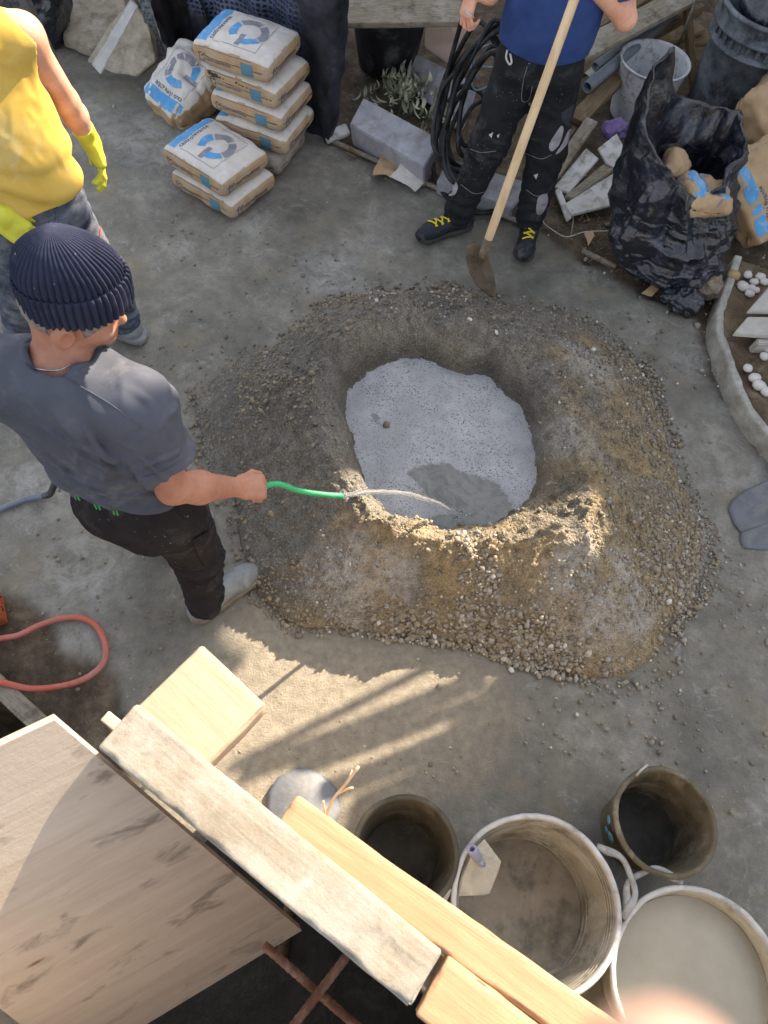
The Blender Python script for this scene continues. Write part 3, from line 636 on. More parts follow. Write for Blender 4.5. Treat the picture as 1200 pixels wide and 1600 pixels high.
def sack(loc, ang, label, seed=0, top=True, side=True, mat=None, size=(BL, BW, BH), crumple=0., tilt=(0, 0), white=True, name='cement_bag', cat='bag', group='cement bags piled on the yard', zprint=0.):
    L, W, H = size; V, F = rbox(L, W, H, .028, 26, 22, 7)
    u = V[:, 0]/(L/2); v = V[:, 1]/(W/2)
    V[:, 2] *= .86+.22*(1-np.abs(u)**3)*(1-np.abs(v)**3)**.6                      # pillow
    V[:, 2] += .012*(np.abs(u)**4+np.abs(v)**4)*np.sign(-V[:, 2])*.5
    k = 1-.03*np.abs(V[:, 2])/(H/2); V[:, 0] *= k; V[:, 1] *= k
    nz = fbm(V+seed*5.1, 9, 3, seed)*(.006+crumple*.5)+ridged(V*[1, 1, .6]+seed*2.2, 11, 3, seed+9)*(.0055+crumple*.28)-np.maximum(0, ridged(V+seed*1.3, 6, 1, seed+5)-.72)*.022
    nn = V/np.array([L, W, H]); nn /= np.linalg.norm(nn, axis=1, keepdims=True); V = V+nn*nz[:, None]
    if crumple: V = V+np.stack([fbm(V+seed, 5, 3, s+seed) for s in (1, 2, 3)], -1)*crumple
    Z0 = V[:, 2].min(); V[:, 2] -= Z0
    m = mat or KRAFT; topm = KRAFT_TOP if top and white else m
    f = np.asarray(F); zc = V[f][:, :, 2].mean(1); e = V[f]; fn = np.cross(e[:, 2]-e[:, 0], e[:, 3]-e[:, 1]); fn /= np.linalg.norm(fn, axis=1, keepdims=True)+1e-12
    mi = (fn[:, 2] > .55).astype(int)
    o = mk(name, V, F, [m, topm], None, True, mi=mi, loc=tuple(loc), rot=(tilt[0], tilt[1], ang)); tag(o, label, cat, group)
    bv = BVHTree.FromPolygons([tuple(p) for p in V], f.tolist())
    if top:
        x0 = -L/2+.012
        for g_ in (quad2(x0, -W/2+.03, x0+.062, W/2-.03, 6, 16), arc2(.02, 0, .058, .098, 150, 222), arc2(.02, 0, .058, .098, 268, 330)): decal(o, 'blue_print', bv, 'top', [g_], INK_BLUE)
        for g_ in (arc2(.02, 0, .058, .098, -25, 58), arc2(.02, 0, .058, .098, 66, 142), quad2(-.005, -.115, .022, -.03, 3, 6), line2(x0+.09, -W/2+.045, .12, -W/2+.045), line2(.12, -W/2+.045, .12, W/2-.06), line2(x0+.09, W/2-.05, .12, W/2-.05)): decal(o, 'grey_print', bv, 'top', [g_], INK_GREY)
        decal(o, 'lettering', bv, 'top', [txt2('castrolevante', x0+.088, -W/2+.05, .038, math.pi/2)], INK_DARK)
    if side:
        zc = -Z0*.94
        decal(o, 'teal_panel', bv, 'side', [quad2(.06, zc-.033, .125, zc+.03, 8, 5)], INK_TEAL)
        g = [line2(-.17, zc+.042, .12, zc+.042, .0022)]
        for (x, y) in ((-.17, zc-.006),):
            g += [line2(x, y+.02, x, y-.018, .005, 4), line2(x, y-.018, x+.026, y-.018, .005, 4), line2(x, y+.02, x+.016, y+.02, .005, 4), line2(x+.026, y-.018, x+.026, y, .005, 4), line2(x+.012, y+.004, x+.03, y+.02, .006, 4)]
        g.append(txt2('castrolevante', -.135, zc-.014, .026))
        decal(o, 'lettering', bv, 'side', g, INK_DARK)
        x, y = -.13, zc-.008
        e = [line2(x, y+.022, x, y-.02, .006, 4), line2(x, y-.02, x+.03, y-.02, .006, 4), line2(x, y+.022, x+.018, y+.022, .006, 4), line2(x+.03, y-.02, x+.03, y, .006, 4), line2(x+.014, y+.004, x+.036, y+.024, .008, 4), txt2('castrolevante', -.088, zc-.014, .034)]
        decal(o, 'end_lettering', bv, 'end', e, INK_DARK)
    return o
def sack_at(corner, z, ang, *a, **k):
    c = at(corner[0], corner[1], z)[:2]; s = k.get('size', (BL, BW, BH)); d = rotz(np.array([[s[0]/2-.012, -s[1]/2+.012, 0]]), ang)[0]
    return sack((c[0]-d[0], c[1]-d[1], z), ang, *a, **k)
def _ang(a, b, z): d = at(b[0], b[1], z)-at(a[0], a[1], z); return math.atan2(d[1], d[0])
A5 = _ang((322, 78), (420, 112), .68); A2 = _ang((258, 248), (350, 306), .26)
sack_at((421, 140), .496, A5+.02, 'topmost cement bag of the tall stack, ring logo facing up', 11)
_sk = sack_at((433, 179), .372, A5-.03, 'second cement bag of the tall stack, with dark scorch marks on its side', 12)
_bv = BVHTree.FromPolygons([tuple(v.co) for v in _sk.data.vertices], [list(q.vertices) for q in _sk.data.polygons]); _rg = np.random.default_rng(2); _sh = []
for _x, _y, _r in ((-.17, .10, .011), (-.15, .095, .013), (-.135, .098, .010), (-.125, .093, .009), (-.11, .096, .006), (-.09, .094, .005), (-.02, .095, .007), (.0, .093, .005), (.02, .094, .006), (.045, .092, .004)):
    _a = np.linspace(0, 2*np.pi, 12, endpoint=False); _q = np.stack([_x+_r*(1+.35*_rg.normal(size=12))*np.cos(_a)*1.3, _y+_r*(1+.35*_rg.normal(size=12))*np.sin(_a)*.8], -1); _sh.append((np.concatenate([_q, [[_x, _y]]]), [[j, (j+1) % 12, 12] for j in range(12)]))
decal(_sk, 'scorch_marks', _bv, 'side', _sh, gm('scorched_paper', srgb(52, 46, 42), srgb(84, 72, 62), 40))['kind'] = 'stuff'
sack_at((441, 215), .248, A5+.0, 'middle cement bag of the tall stack of five', 13)
sack_at((447, 251), .124, A5+.03, 'fourth cement bag down, right above the dusty bottom one', 14)
sack_at((437, 283), .0, A5+.05, 'dusty brown bottom bag of the tall stack, crushed on the concrete', 15, top=False, side=False, mat=KRAFT_OLD, size=(.43, .34, .126), crumple=.01)
sack_at((351, 316), .124, A2, 'upper bag of the low pair, blue and grey ring on its pale top', 16)
sack_at((366, 350), .0, A2+.04, 'lower bag of the low pair, mostly covered by the bag above', 17)
_c = at(302, 178, 0)
_cb = sack((_c[0], _c[1]+.1, .0), A5+1.25, 'crumpled half-empty cement bag slumped beside the tall stack', 18, top=True, side=False, size=(.40, .33, .19), crumple=.045, tilt=(.1, -.42))

# ================================================================== black sheets behind the sacks
def m_membrane():
    k = NT('dimpled_membrane'); c = k.n('CombineXYZ', {0: k.attr('u'), 1: k.attr('v'), 2: 0.}).outputs[0]
    v = k.voro(36, c, 'F1', .12); d = k.ramp(v.outputs['Distance'], [(.25, 1.), (.42, 0.)])
    base = k.ramp(k.noise(5, 6, .7), [(.35, srgb(52, 64, 92)), (.65, srgb(92, 104, 132))])
    col = k.mix(d, base, srgb(26, 28, 38)); g = k.attr('plain'); col = k.mix(g, col, k.ramp(k.noise(9, 7, .75), [(.35, srgb(26, 28, 34)), (.62, srgb(48, 52, 64)), (.75, srgb(120, 124, 130))]))
    return k.out(col, k.ramp(k.noise(7, 4), [(.3, .3), (.7, .6)]), k.bump(k.math('ADD', k.math('MULTIPLY', d, k.math('SUBTRACT', 1., g)), k.math('MULTIPLY', k.noise(30, 5), .5)), .5, .01), .5)
M_CLOTH = gm('black_woven_cloth', srgb(24, 24, 26), srgb(38, 38, 42), 10, dust=srgb(90, 90, 90), dusc=9, duamt=.12, rough=.8, bs=160, bst=.6, bd=.006)
M_NETEDGE = gm('pale_frayed_net', srgb(130, 136, 140), srgb(50, 54, 58), 60, rough=.9, bs=160, bst=.6)
def drape(name, line, h, mat, label, cat, seed, amp=.035, lean=.0, nu=90, nv=60, hprof=None, split=None, thick=.004):
    L = spline(ats(line, 0)[:, :2], nu); T = np.gradient(L, axis=0); T /= np.linalg.norm(T, axis=1, keepdims=True); N = np.stack([-T[:, 1], T[:, 0]], -1)
    s = np.concatenate([[0], np.cumsum(np.hypot(*np.diff(L, axis=0).T))]); P = np.zeros((nu, nv, 3)); q = np.linspace(0, 1, nv)
    for i in range(nu):
        hh = h if hprof is None else np.interp(i/(nu-1), *hprof)
        w = amp*(np.sin(s[i]*17+seed)*(.3+.7*q)+.5*np.sin(s[i]*41+2*seed+q*3))
        o = w+lean*q+.03*(1-q)**3
        P[i, :, :2] = L[i]+N[i]*o[:, None]; P[i, :, 2] = q*hh+.004
    P += np.stack([fbm(P+seed, 5, 3, seed+j) for j in range(3)], -1)*np.array([.04, .04, .0])
    P += np.stack([ridged(P+seed, 9, 3, seed+7+j) for j in range(3)], -1)*np.array([.012, .012, .0])
    V, F = solid_sheet(P, thick)
    u = np.repeat(s, nv); v = np.tile(q*h, nu)
    return tag(mk(name, V, F, mat, attrs=dict(u=np.tile(u, 2), v=np.tile(v, 2), plain=np.tile(np.zeros(nu*nv) if split is None else split(u/s[-1], v/h).ravel(), 2))), label, cat)
_sp = lambda u, v: np.clip(sstep(.66, .74, u)+sstep(.42, .36, v+.06*np.sin(u*9)), 0, 1)
M_MEMB = m_membrane()
drape('drainage_membrane', [(304, 118), (345, 118), (400, 142), (450, 178), (485, 212), (512, 234), (524, 226), (522, 206)], .98, M_MEMB, 'dark blue dimpled membrane sheet standing behind the tall bag stack', 'membrane', 3, .02, -.06, split=_sp)
drape('shade_cloth', [(250, 62), (258, 96), (272, 108), (296, 96), (318, 104), (338, 124)], .95, M_CLOTH, 'black woven shade cloth hanging beside the broken slab', 'cloth', 5, .03, -.05)
_nl = ats([(214, -30, .5), (222, 20, .38), (232, 55, .25), (245, 90, .12), (262, 120, .03)])
_g = spline(_nl, 40); _P = np.stack([_g+np.array([.0, 0, .0]), _g+np.array([.055, .02, .004])], 1); _P = np.stack([_P[:, 0]*(1-t)+_P[:, 1]*t for t in np.linspace(0, 1, 6)], 1)+np.stack([fbm(np.stack([_g]*6, 1), 30, 2, 4+j) for j in range(3)], -1)*.008
_v, _f = solid_sheet(_P, .004); tag(mk('net_strip', _v, _f, M_NETEDGE), 'frayed pale net edge trailing from the black cloth over the slab', 'net')
# plastic bags and boards in the far corner behind the man in yellow
M_BAGP = gm('black_bin_liner', srgb(20, 23, 31), srgb(30, 36, 50), 5, dust=srgb(92, 100, 114), dusc=11, duamt=.28, rough=.2, bs=26, bst=.5, bd=.012, spec=.8, speck=srgb(150, 150, 148), spsc=80, spth=.09)
def lump(name, c, r, label, cat, mat, seed, amp=.05, h=.011, R=None, fq=1.):
    c = np.asarray(c, float); r = np.asarray(r, float)
    f = lambda p: ell(p, c, r, R)-fbm(p, 6*fq, 3, seed)*amp-ridged(p, 8*fq, 3, seed+3)*amp*.55
    V, F = sdf_mesh(lambda p: np.maximum(f(p), -(p[:, 2]-.003)), c-r*1.5, c+r*1.5, h); return tag(mk(name, V, F, mat), label, cat)
def at_b(px, py, z=0, dz=0): a = at(px, py, z); a[2] = z+dz; return a
lump('bin_liner', at_b(78, 92, 0, .3)+[-.1, .2, 0], (.2, .22, .42), 'full black bin liner leaning behind the man in yellow', 'bin bag', M_BAGP, 41)
lump('bin_liner', at_b(140, -2, 0, .3)+[0, .2, .06], (.16, .16, .34), 'narrow black bin liner hanging over the flat broken slab', 'bin bag', M_BAGP, 43)
beam('leaning_board', at(95, 122, .03), at(20, -40, .62), .07, .03, gm('dark_grey_board', srgb(96, 94, 92), srgb(76, 74, 72), 8, stretch=(1, 10, 10), dust=srgb(120, 118, 112), rough=.8), 'dark grey board leaning past the shoulder of the man in yellow', 'board', seed=4)
def on_plane(P, Q=None):
    """heights of P (or of Q, with P's plane) brought onto the best plane through P"""
    A = np.stack([P[:, 0], P[:, 1], np.ones(len(P))], 1); k_, *_ = np.linalg.lstsq(A, P[:, 2], rcond=None); Q = (P if Q is None else Q).copy(); Q[:, 2] = Q[:, 0]*k_[0]+Q[:, 1]*k_[1]+k_[2]; return Q
_sp0 = ats([(134, 92, .13), (172, 45, .27), (207, 2, .40), (224, 12, .40), (236, 60, .26), (243, 96, .17), (214, 122, .08), (172, 112, .09)])
slab_poly('broken_slab', on_plane(_sp0), .075, CONC, 'thick broken concrete slab leaning on a corner, pale band across', 'slab', seed=3, noise=.006)
_ps = on_plane(_sp0, ats([(139, 92, .14), (205, 6, .39), (216, 10, .39), (152, 98, .14)])); slab_poly('mortar_band', _ps+[0, 0, .007], .02, CONC_P, seed=8, noise=.004)
put(bpy.data.objects['mortar_band'], bpy.data.objects['broken_slab']); bpy.data.objects['mortar_band'].location = Vector(_ps.mean(0)+[0, 0, .007])-bpy.data.objects['broken_slab'].location
slab_poly('broken_slab', ats([(97, 58, .07), (100, 0, .08), (110, -40, .09), (190, -30, .09), (198, 22, .09), (178, 60, .075), (142, 76, .06)]), .06, CONC, 'flat broken concrete slab lying behind the leaning one', 'slab', seed=5, noise=.008)

# ================================================================== clutter along the far edge
beam('plank', at(500, 12, .5), at(722, 10, .5), .34, .03, WOODG, 'wide weathered plank laid over the black planter', 'plank', seed=6)
def vessel(name, c, ro, ri, h, mat, label, cat, prof=None, n=56, group=None, dents=0.0, seed=0):
    """open tapered vessel standing at c: wall with thickness, rolled rim, inner floor"""
    p = [(0, 0), (ri*.96, 0), (ri, .006)]+[(ri+(ro-ri)*t, h*t) for t in (.15, .35, .6, .8, .92)]+[(ro, h-.012), (ro+.007, h-.009), (ro+.009, h-.003), (ro+.005, h+.002), (ro-.003, h), (ro-.006, h-.012)]
    p += [(ri+(ro-ri)*t-.006, h*t) for t in (.9, .7, .5, .3, .12)]+[(ri-.012, .014), (ri*.6, .011), (0, .011)]
    V, F = lathe(p, n)
    if dents: a = np.arctan2(V[:, 1], V[:, 0]); V[:, :2] *= (1+dents*(np.sin(2*a+seed)+.5*np.sin(3*a+2*seed))*(V[:, 2:3].ravel()/h))[:, None]
    t = thing(name, label, cat, c, group); mk('shell', V, F, mat, None).parent = t; return t
M_POT = gm('black_dusty_pot', srgb(30, 31, 34), srgb(42, 44, 48), 6, dust=srgb(120, 122, 122), dusc=5, duamt=.3, rough=.55, bs=30, bst=.25)
_t = vessel('planter', at(600, 122, 0)+[0, .14, 0], .235, .17, .40, M_POT, 'round black planter under the weathered plank', 'planter')
mk('soil', *(lambda v, f: (v, f[:-1]))(*lathe([(0, .34), (.1, .35), (.215, .335)], 40)), gm('potting_soil', srgb(70, 58, 46), srgb(48, 40, 32), 20, rough=.95, bs=60, bst=.8, bd=.01)).parent = _t
slab_poly('pink_block', ats([(664, 40, .30), (700, 34, .34), (732, 36, .34), (722, 75, .22), (705, 104, .12), (663, 74, .18)]), .07, PINK, 'pale pink foam block tilted beside the planter', 'block', seed=9, noise=.002)
slab_poly('kerb_block', ats([(650, 84, .2), (735, 126, .2), (712, 196, .06), (632, 130, .06)]), .12, BLOCK, 'shorter grey concrete block tilted behind the succulent', 'block', seed=10, noise=.002)
slab_poly('kerb_block', ats([(568, 152, .19), (690, 218, .19), (662, 262, .15), (546, 194, .15)]), .15, BLOCK, 'grey concrete block in front of the succulent, paper against it', 'block', seed=11, noise=.002)
slab_poly('kerb_block', ats([(700, 246, .14), (835, 288, .14), (800, 326, .10), (682, 284, .10)]), .1, BLOCK, 'grey concrete block lying behind the legs of the shovel man', 'block', seed=12, noise=.002)
slab_poly('pale_tile', ats([(506, 205, .06), (540, 192, .06), (548, 208, .04), (512, 222, .04)]), .025, WHITEP, 'small pale tile beside the foot of the membrane', 'tile', seed=13)
tag(mk('edging_pipe', *tube(spline(ats([(520, 221, .02), (600, 256, .02), (690, 297, .02), (760, 326, .02), (838, 356, .02)]), 30), .014, 8), WOODG), 'thin grey edging pipe along the border of the concrete', 'pipe')
def plate(name, pts, mat, label, cat, seed, amp=.012, n=26, group=None):
    P = ats(pts); a = np.linspace(0, 1, n)[:, None, None]; b = np.linspace(0, 1, n)[None, :, None]
    G = (P[0]*(1-a)*(1-b)+P[1]*a*(1-b)+P[2]*a*b+P[3]*(1-a)*b); G = G+np.stack([fbm(G+seed, 8, 4, seed+j) for j in range(3)], -1)*np.array([.03, .03, amp])+np.array([0, 0, 1])*np.abs(ridged(G+seed, 7, 2, seed+5))[..., None]*amp
    V, F = solid_sheet(G, .0015); return tag(mk(name, V, F, mat, smooth=False), label, cat, group)
plate('paper_scrap', [(583, 275, .035), (598, 238, .05), (662, 240, .07), (664, 288, .03)], KRAFT, 'torn kraft paper lying against the grey block', 'paper', 3, .02)
plate('paper_scrap', [(610, 278, .05), (632, 252, .075), (672, 272, .05), (652, 300, .03)], KRAFT_TOP, 'smaller pale paper scrap on top of the torn kraft paper', 'paper', 8, .012)
def succulent():
    rng = np.random.default_rng(9); t = thing('succulent', 'grey green succulent with curled pale leaves between the grey blocks', 'plant', at(632, 165, .05)); V = []; F = []; n = 0; tint = []
    for i in range(230):
        if rng.uniform() < .72: c = at(*(rng.normal((630, 155), (24, 20))), .06)
        else: c = at(*(rng.normal((680, 200), (12, 14))), .06)
        a = rng.uniform(0, 6.28); L = rng.uniform(.03, .07); w = rng.uniform(.006, .012); q = np.linspace(0, 1, 7); cu = rng.uniform(1.2, 3.6)
        x = L*np.sin(q*cu)/cu*1.6; z = L*(1-np.cos(q*cu))/cu*1.5+rng.uniform(.0, .07)+.04*math.exp(-((c[0]-t.location[0])**2+(c[1]-t.location[1])**2)/.02)
        ww = w*np.sin(np.pi*(.12+.85*q))
        d = np.array([math.cos(a), math.sin(a)]); p = np.array([-d[1], d[0]])
        for j in range(7):
            for s in (-1, 0, 1): V.append((c[0]+d[0]*x[j]+p[0]*ww[j]*s, c[1]+d[1]*x[j]+p[1]*ww[j]*s, c[2]+z[j]+(.003 if s else 0)))
        f = grid_faces(7, 3)+n; F += f.tolist(); n += 21; tint += [rng.uniform()]*21
    k = NT('succulent_leaf'); m = k.out(k.ramp(k.attr('tint'), [(0., srgb(78, 84, 62)), (.4, srgb(132, 138, 112)), (.7, srgb(180, 182, 160)), (1., srgb(206, 204, 188))]), .55, None, .4)
    mk('leaves', V, F, m, t, attrs=dict(tint=tint))['kind'] = 'stuff'
    for k_ in range(7):
        a = np.array(t.location)+np.append(rng.normal(0, .05, 2), -.05); mk('stem', *tube(spline([a, a+[rng.normal(0, .02), rng.normal(0, .02), .06], a+[rng.normal(0, .03), rng.normal(0, .03), .11]], 8), .005, 6), m, t, attrs=dict(tint=[.1]*64 if False else [.1]*48))
succulent()
def cables():
    rng = np.random.default_rng(12); m = gm('black_rubber_cable', srgb(30, 31, 34), srgb(42, 43, 46), 12, dust=srgb(96, 96, 94), dusc=12, duamt=.25, rough=.5, bs=80, bst=.1)
    t = thing('cable_coil', 'coil of thick black cable draped over the grey blocks', 'cable', at(735, 200, 0))
    base = [(772, 40, .72), (722, 95, .55), (698, 160, .36), (690, 235, .20), (715, 275, .14), (765, 262, .2), (792, 190, .36), (798, 100, .58)]
    for i in range(9):
        o = rng.normal(0, 7, (8, 2)); sh = rng.normal(0, 6, 2); sc = rng.uniform(.72, 1.06)
        pts = [(735+(x-735)*sc+sh[0]+o[j, 0], 190+(y-190)*sc+sh[1]+o[j, 1], max(.1, z+rng.normal(0, .03)+.01*i)) for j, (x, y, z) in enumerate(base)]
        mk('loop', *tube(spline(ats(pts), 64, True).tolist()+[spline(ats(pts), 64, True)[0].tolist()], .0125, 8), m, t)
    for pts in ([(722, 30, .8), (704, 95, .55), (686, 170, .3), (676, 250, .1), (686, 290, .04), (706, 318, .03)], [(690, 285, .05), (730, 330, .03), (790, 322, .05), (850, 270, .12), (866, 230, .25)], [(700, 160, .32), (722, 135, .4), (755, 150, .4), (752, 200, .3), (728, 228, .2), (712, 200, .26)], [(716, 205, .22), (740, 165, .3), (770, 155, .34), (790, 160, .36)]):
        mk('loop', *tube(spline(ats(pts), 44), .0125, 8), m, t)
    b = gm('pale_blue_cable', srgb(150, 170, 182), srgb(130, 150, 164), 10, rough=.5)
    t2 = thing('thin_cable', 'thin pale blue cable looped over the black coil', 'cable', at(750, 110, .3))
    for pts in ([(790, 62, .62), (748, 78, .62), (736, 108, .55), (742, 140, .48), (770, 132, .5), (800, 120, .54)], [(726, 98, .56), (752, 104, .56), (785, 106, .56)], [(745, 72, .64), (741, 100, .57), (748, 126, .5)]):
        mk('strand', *tube(spline(ats(pts), 30), .0055, 6), b, t2)
cables()
# planks, pipes, wedges right of the man with the shovel
for i, (a, b, w, th, m, l) in enumerate([
    ((900, 84, .42), (1090, -14, .46), .15, .03, WOODG, 'uppermost grey plank of the pallet heap behind the pipes'),
    ((925, 40, .42), (1040, -25, .46), .09, .025, WOODB, 'brown plank crossing the top of the pallet heap'),
    ((950, 88, .26), (1090, 10, .30), .09, .06, WOODB, 'thick brown beam under the grey pallet plank'),
    ((900, 190, .16), (965, 120, .22), .10, .04, WOODB, 'short dark beam under the grey pipes'),
    ((900, 108, .14), (1090, 40, .16), .14, .03, WOODB, 'low dark plank in the shade of the pallet heap'),
    ((845, 302, .05), (925, 188, .22), .07, .02, WOODG, 'pale grey lath leaning beside the torn trouser leg'),
    ((872, 222, .10), (940, 140, .16), .08, .025, WOODB, 'dark split lath between the pale lath and the grey pipes'),
    ((985, 46, .36), (1085, -24, .42), .07, .02, WOODG, 'narrow grey slat lying over the brown pallet plank'),
    ((1002, 70, .10), (1108, 60, .12), .12, .03, WOODB, 'low brown board behind the white bucket'),
    ((1085, 150, .02), (1070, -30, .5), .05, .03, WOODB, 'upright dark post between white bucket and black bin')]):
    beam('plank', at(*a), at(*b), w, th, m, l, 'plank', 'old planks in the far corner', seed=20+i)
def pipe(name, a, b, r, label, cat='pipe', group=None, mat=GREYPIPE):
    a = np.asarray(a); b = np.asarray(b); d = b-a; L = np.linalg.norm(d); V, F = lathe([(r*.82, .04), (r*.82, 0), (r, 0), (r, L*.5), (r, L), (r*.82, L), (r*.82, L-.04)], 20); F = [f for f in F if len(f) == 4]
    o = mk(name, V, F, mat, loc=tuple(a)); o.rotation_euler = Vector(d).to_track_quat('Z', 'Y').to_euler(); return tag(o, label, cat, group)
pipe('drain_pipe', at(917, 137, .24), at(1050, 24, .32), .033, 'longer grey plastic pipe with open end beside the white bucket', group='grey pipes')
pipe('drain_pipe', at(930, 104, .26), at(1020, 38, .32), .026, 'thinner grey plastic pipe behind the longer one', group='grey pipes')
plate('blister_scrap', [(912, 116, .2), (928, 102, .24), (938, 112, .24), (926, 126, .2)], WHITEP, 'small white plastic scrap lying by the pipe end', 'scrap', 31, .01, 10)
tag(mk('reed', *tube(ats([(1056, 82, .2), (1072, 40, .4), (1090, -5, .6)]), .007, 6), WOODG), 'thin dry reed standing behind the white bucket', 'reed')
M_WB = gm('white_plaster_bucket', srgb(206, 208, 210), srgb(190, 192, 196), 6, dust=srgb(104, 94, 82), dusc=9, duamt=.22, dirt=srgb(78, 72, 64), rough=.6, bs=40, bst=.3)
_t = vessel('white_bucket', at(990, 196, 0)+[0.02, .12, 0], .195, .16, .33, M_WB, 'white plaster bucket spattered with dirt behind the torn black bag', 'bucket')
mk('red_label', *(lambda G: (G.reshape(-1, 3), grid_faces(8, 4)))(np.array([[(-math.cos(a)*(.186+.0+z*.1-.03), -math.sin(a)*(.186+z*.1-.03), .14+z) for z in np.linspace(0, .1, 4)] for a in np.linspace(.35, .8, 8)])), gm('red_print', srgb(176, 60, 50), srgb(150, 150, 120), 30)).parent = _t
def big_bin():
    c = at(1128, 232, 0)+[.0, .2, 0]; t = thing('black_bin', 'tall black ribbed bin caked with pale dust at right', 'bin', c)
    V, F = lathe([(0, 0), (.235, 0), (.24, .02), (.25, .3), (.258, .52), (.285, .525), (.288, .535), (.262, .55), (.264, .60), (.29, .605), (.293, .615), (.27, .63), (.272, .69), (.288, .695), (.288, .71), (.262, .71), (.24, .45), (.22, .03), (0, .02)], 64)
    mk('shell', V, F, gm('dusty_black_bin', srgb(40, 42, 46), srgb(54, 57, 62), 5, dust=srgb(132, 140, 148), dusc=4, duamt=.6, dirt=srgb(112, 118, 124), rough=.6, bs=30, bst=.2)).parent = t
    mk('bottom_band', *tube([(.246*math.cos(a), .246*math.sin(a), .03) for a in np.linspace(0, 2*np.pi, 60)], .008, 8), gm('white_band', srgb(178, 184, 190), srgb(140, 146, 150), 20)).parent = t
    for a in np.linspace(3.3, 6.1, 16):
        mk('rib', *rbox(.012, .02, .05, .003, 1, 1, 1), bpy.data.materials['dusty_black_bin'], t, loc=(.272*math.cos(a), .272*math.sin(a), .578), rot=(0, 0, a))
    lump('bin_liner', c+[.02, .0, .70], (.21, .21, .1), 'dark blue bin liner bulging out of the tall black bin', 'bin bag', M_BAGP, 47, .03)
big_bin()
def torn_bag():
    base = at(1036, 470, 0)[:2]+np.array([.0, .2]); n = 380; prof = 210
    a = np.linspace(0, 2*np.pi, n, endpoint=False); P = np.zeros((prof, n, 3)); q = np.linspace(0, 1, prof)
    for i, t in enumerate(q):
        if t < .72: s = t/.72; z = .70*s; r = np.interp(s, [0, .03, .15, .4, .7, .9, 1], [.0, .17, .25, .265, .235, .215, .20])
        else: s = (t-.72)/.28; z = .70-.42*s; r = .19-.02*s-(.18*max(0, (s-.75)/.25))
        up = np.where(t > .3, 1, t/.3)
        lip = .33*np.exp(-((np.angle(np.exp(1j*(a-2.6))))/.55)**2)-.16*np.exp(-((np.angle(np.exp(1j*(a+1.2))))/.8)**2)+.05*np.exp(-((np.angle(np.exp(1j*(a-.6))))/.6)**2)
        zz = z+lip*sstep(.25, .7, t)*(1 if t < .72 else max(0, 1-s))
        P[i, :, 0] = r*np.cos(a)*(.98)-.15*z; P[i, :, 1] = r*np.sin(a)*.86+.13*z; P[i, :, 2] = zz
        if t > .2: P[i, :, 0] -= .06*np.exp(-((np.angle(np.exp(1j*(a-2.5))))/.42)**2)*sstep(.3, .72, t)*-1
    Q = P.copy(); Q[..., 2] *= .45
    nrm = np.stack([np.cos(a)]*prof), np.stack([np.sin(a)]*prof)
    D_ = np.stack([fbm(Q, 4, 2, s_) for s_ in (91, 92, 93)], -1)*.09; d = fbm(Q, 4, 3, 81)*.055+ridged(Q*[1, 1, 1.2]+D_, 7, 2, 83)*.042+ridged(P*[1.3, 1.3, .5]+D_, 10, 2, 85)*.022+ridged(P*[.6, .6, 2.2]+D_*2, 9, 2, 87)*.016*(P[..., 2] < .4)+np.abs(ridged(P*[1, 1, .8]+D_, 17, 2, 88))*.006+ridged(P+D_, 44, 2, 89)*.001
    d *= np.clip(q*14, 0, 1)[:, None]
    P[..., 0] -= .10*P[..., 2]*(P[..., 2] > 0)*np.exp(-((np.angle(np.exp(1j*(a-2.5))))/.6)**2); P[..., 0] += nrm[0]*d; P[..., 1] += nrm[1]*d; P[..., 2] = np.maximum(P[..., 2]+d*.25, .002)
    I = np.arange(prof*n).reshape(prof, n); J = np.roll(I, -1, 1); F = np.stack([I[:-1], J[:-1], J[1:], I[1:]], -1).reshape(-1, 4)
    V = P.reshape(-1, 3)+np.append(base, 0)
    t = thing('torn_bin_bag', 'large torn black bin bag standing open, filled with paper sacks', 'bin bag', np.append(base, 0)); mk('bag_skin', V, F, M_BAGP, t)
    return base
_tb = torn_bag()
def crumple(name, c, size, ang, tilt, label, seed, amp, mat=None, top=True):
    return sack(c, ang, label, seed, top=top, side=False, size=size, crumple=amp, tilt=tilt, name=name, cat='paper sack', group=None, mat=mat, white=False)
crumple('paper_sack', (_tb[0]-.03, _tb[1]+.0, .42), (.26, .2, .10), .4, (.2, .3), 'crumpled kraft sack poking from the mouth of the black bag', 51, .05)
crumple('paper_sack', (_tb[0]-.16, _tb[1]+.12, .46), (.18, .12, .10), 1.4, (.5, .2), 'folded brown sack deep inside the black bag', 52, .04, top=False)
_c = at(1166, 352, 0); crumple('paper_sack', (_c[0]-.01, _c[1]+.10, .14), (.58, .48, .2), A5+1.0, (.55, -.1), 'big crumpled cement sack lying by the black bag, blue band showing', 53, .06)
_c = at(1172, 262, 0); crumple('paper_sack', (_c[0]-.02, _c[1]+.02, .34), (.46, .34, .18), .9, (.4, -.5), 'pale crumpled sack heaped on top of the blue banded one', 54, .06, top=False)
lump('bin_liner', at_b(1066, 474, .02, .03), (.1, .075, .05), 'small flat black plastic scrap at the foot of the torn bag', 'plastic scrap', M_BAGP, 49, .034, .005, fq=2.6)
lump('paper_ball', at_b(1108, 452, .04, .02), (.06, .05, .05), 'balled brown paper beside the small black scrap', 'paper', KRAFT_OLD, 55, .03, .005, fq=3)
plate('paper_scrap', [(1005, 462, .015), (1022, 452, .03), (1034, 456, .03), (1020, 468, .015)], KRAFT, 'tiny kraft paper shred in front of the torn bag', 'paper', 41, .01, 10)
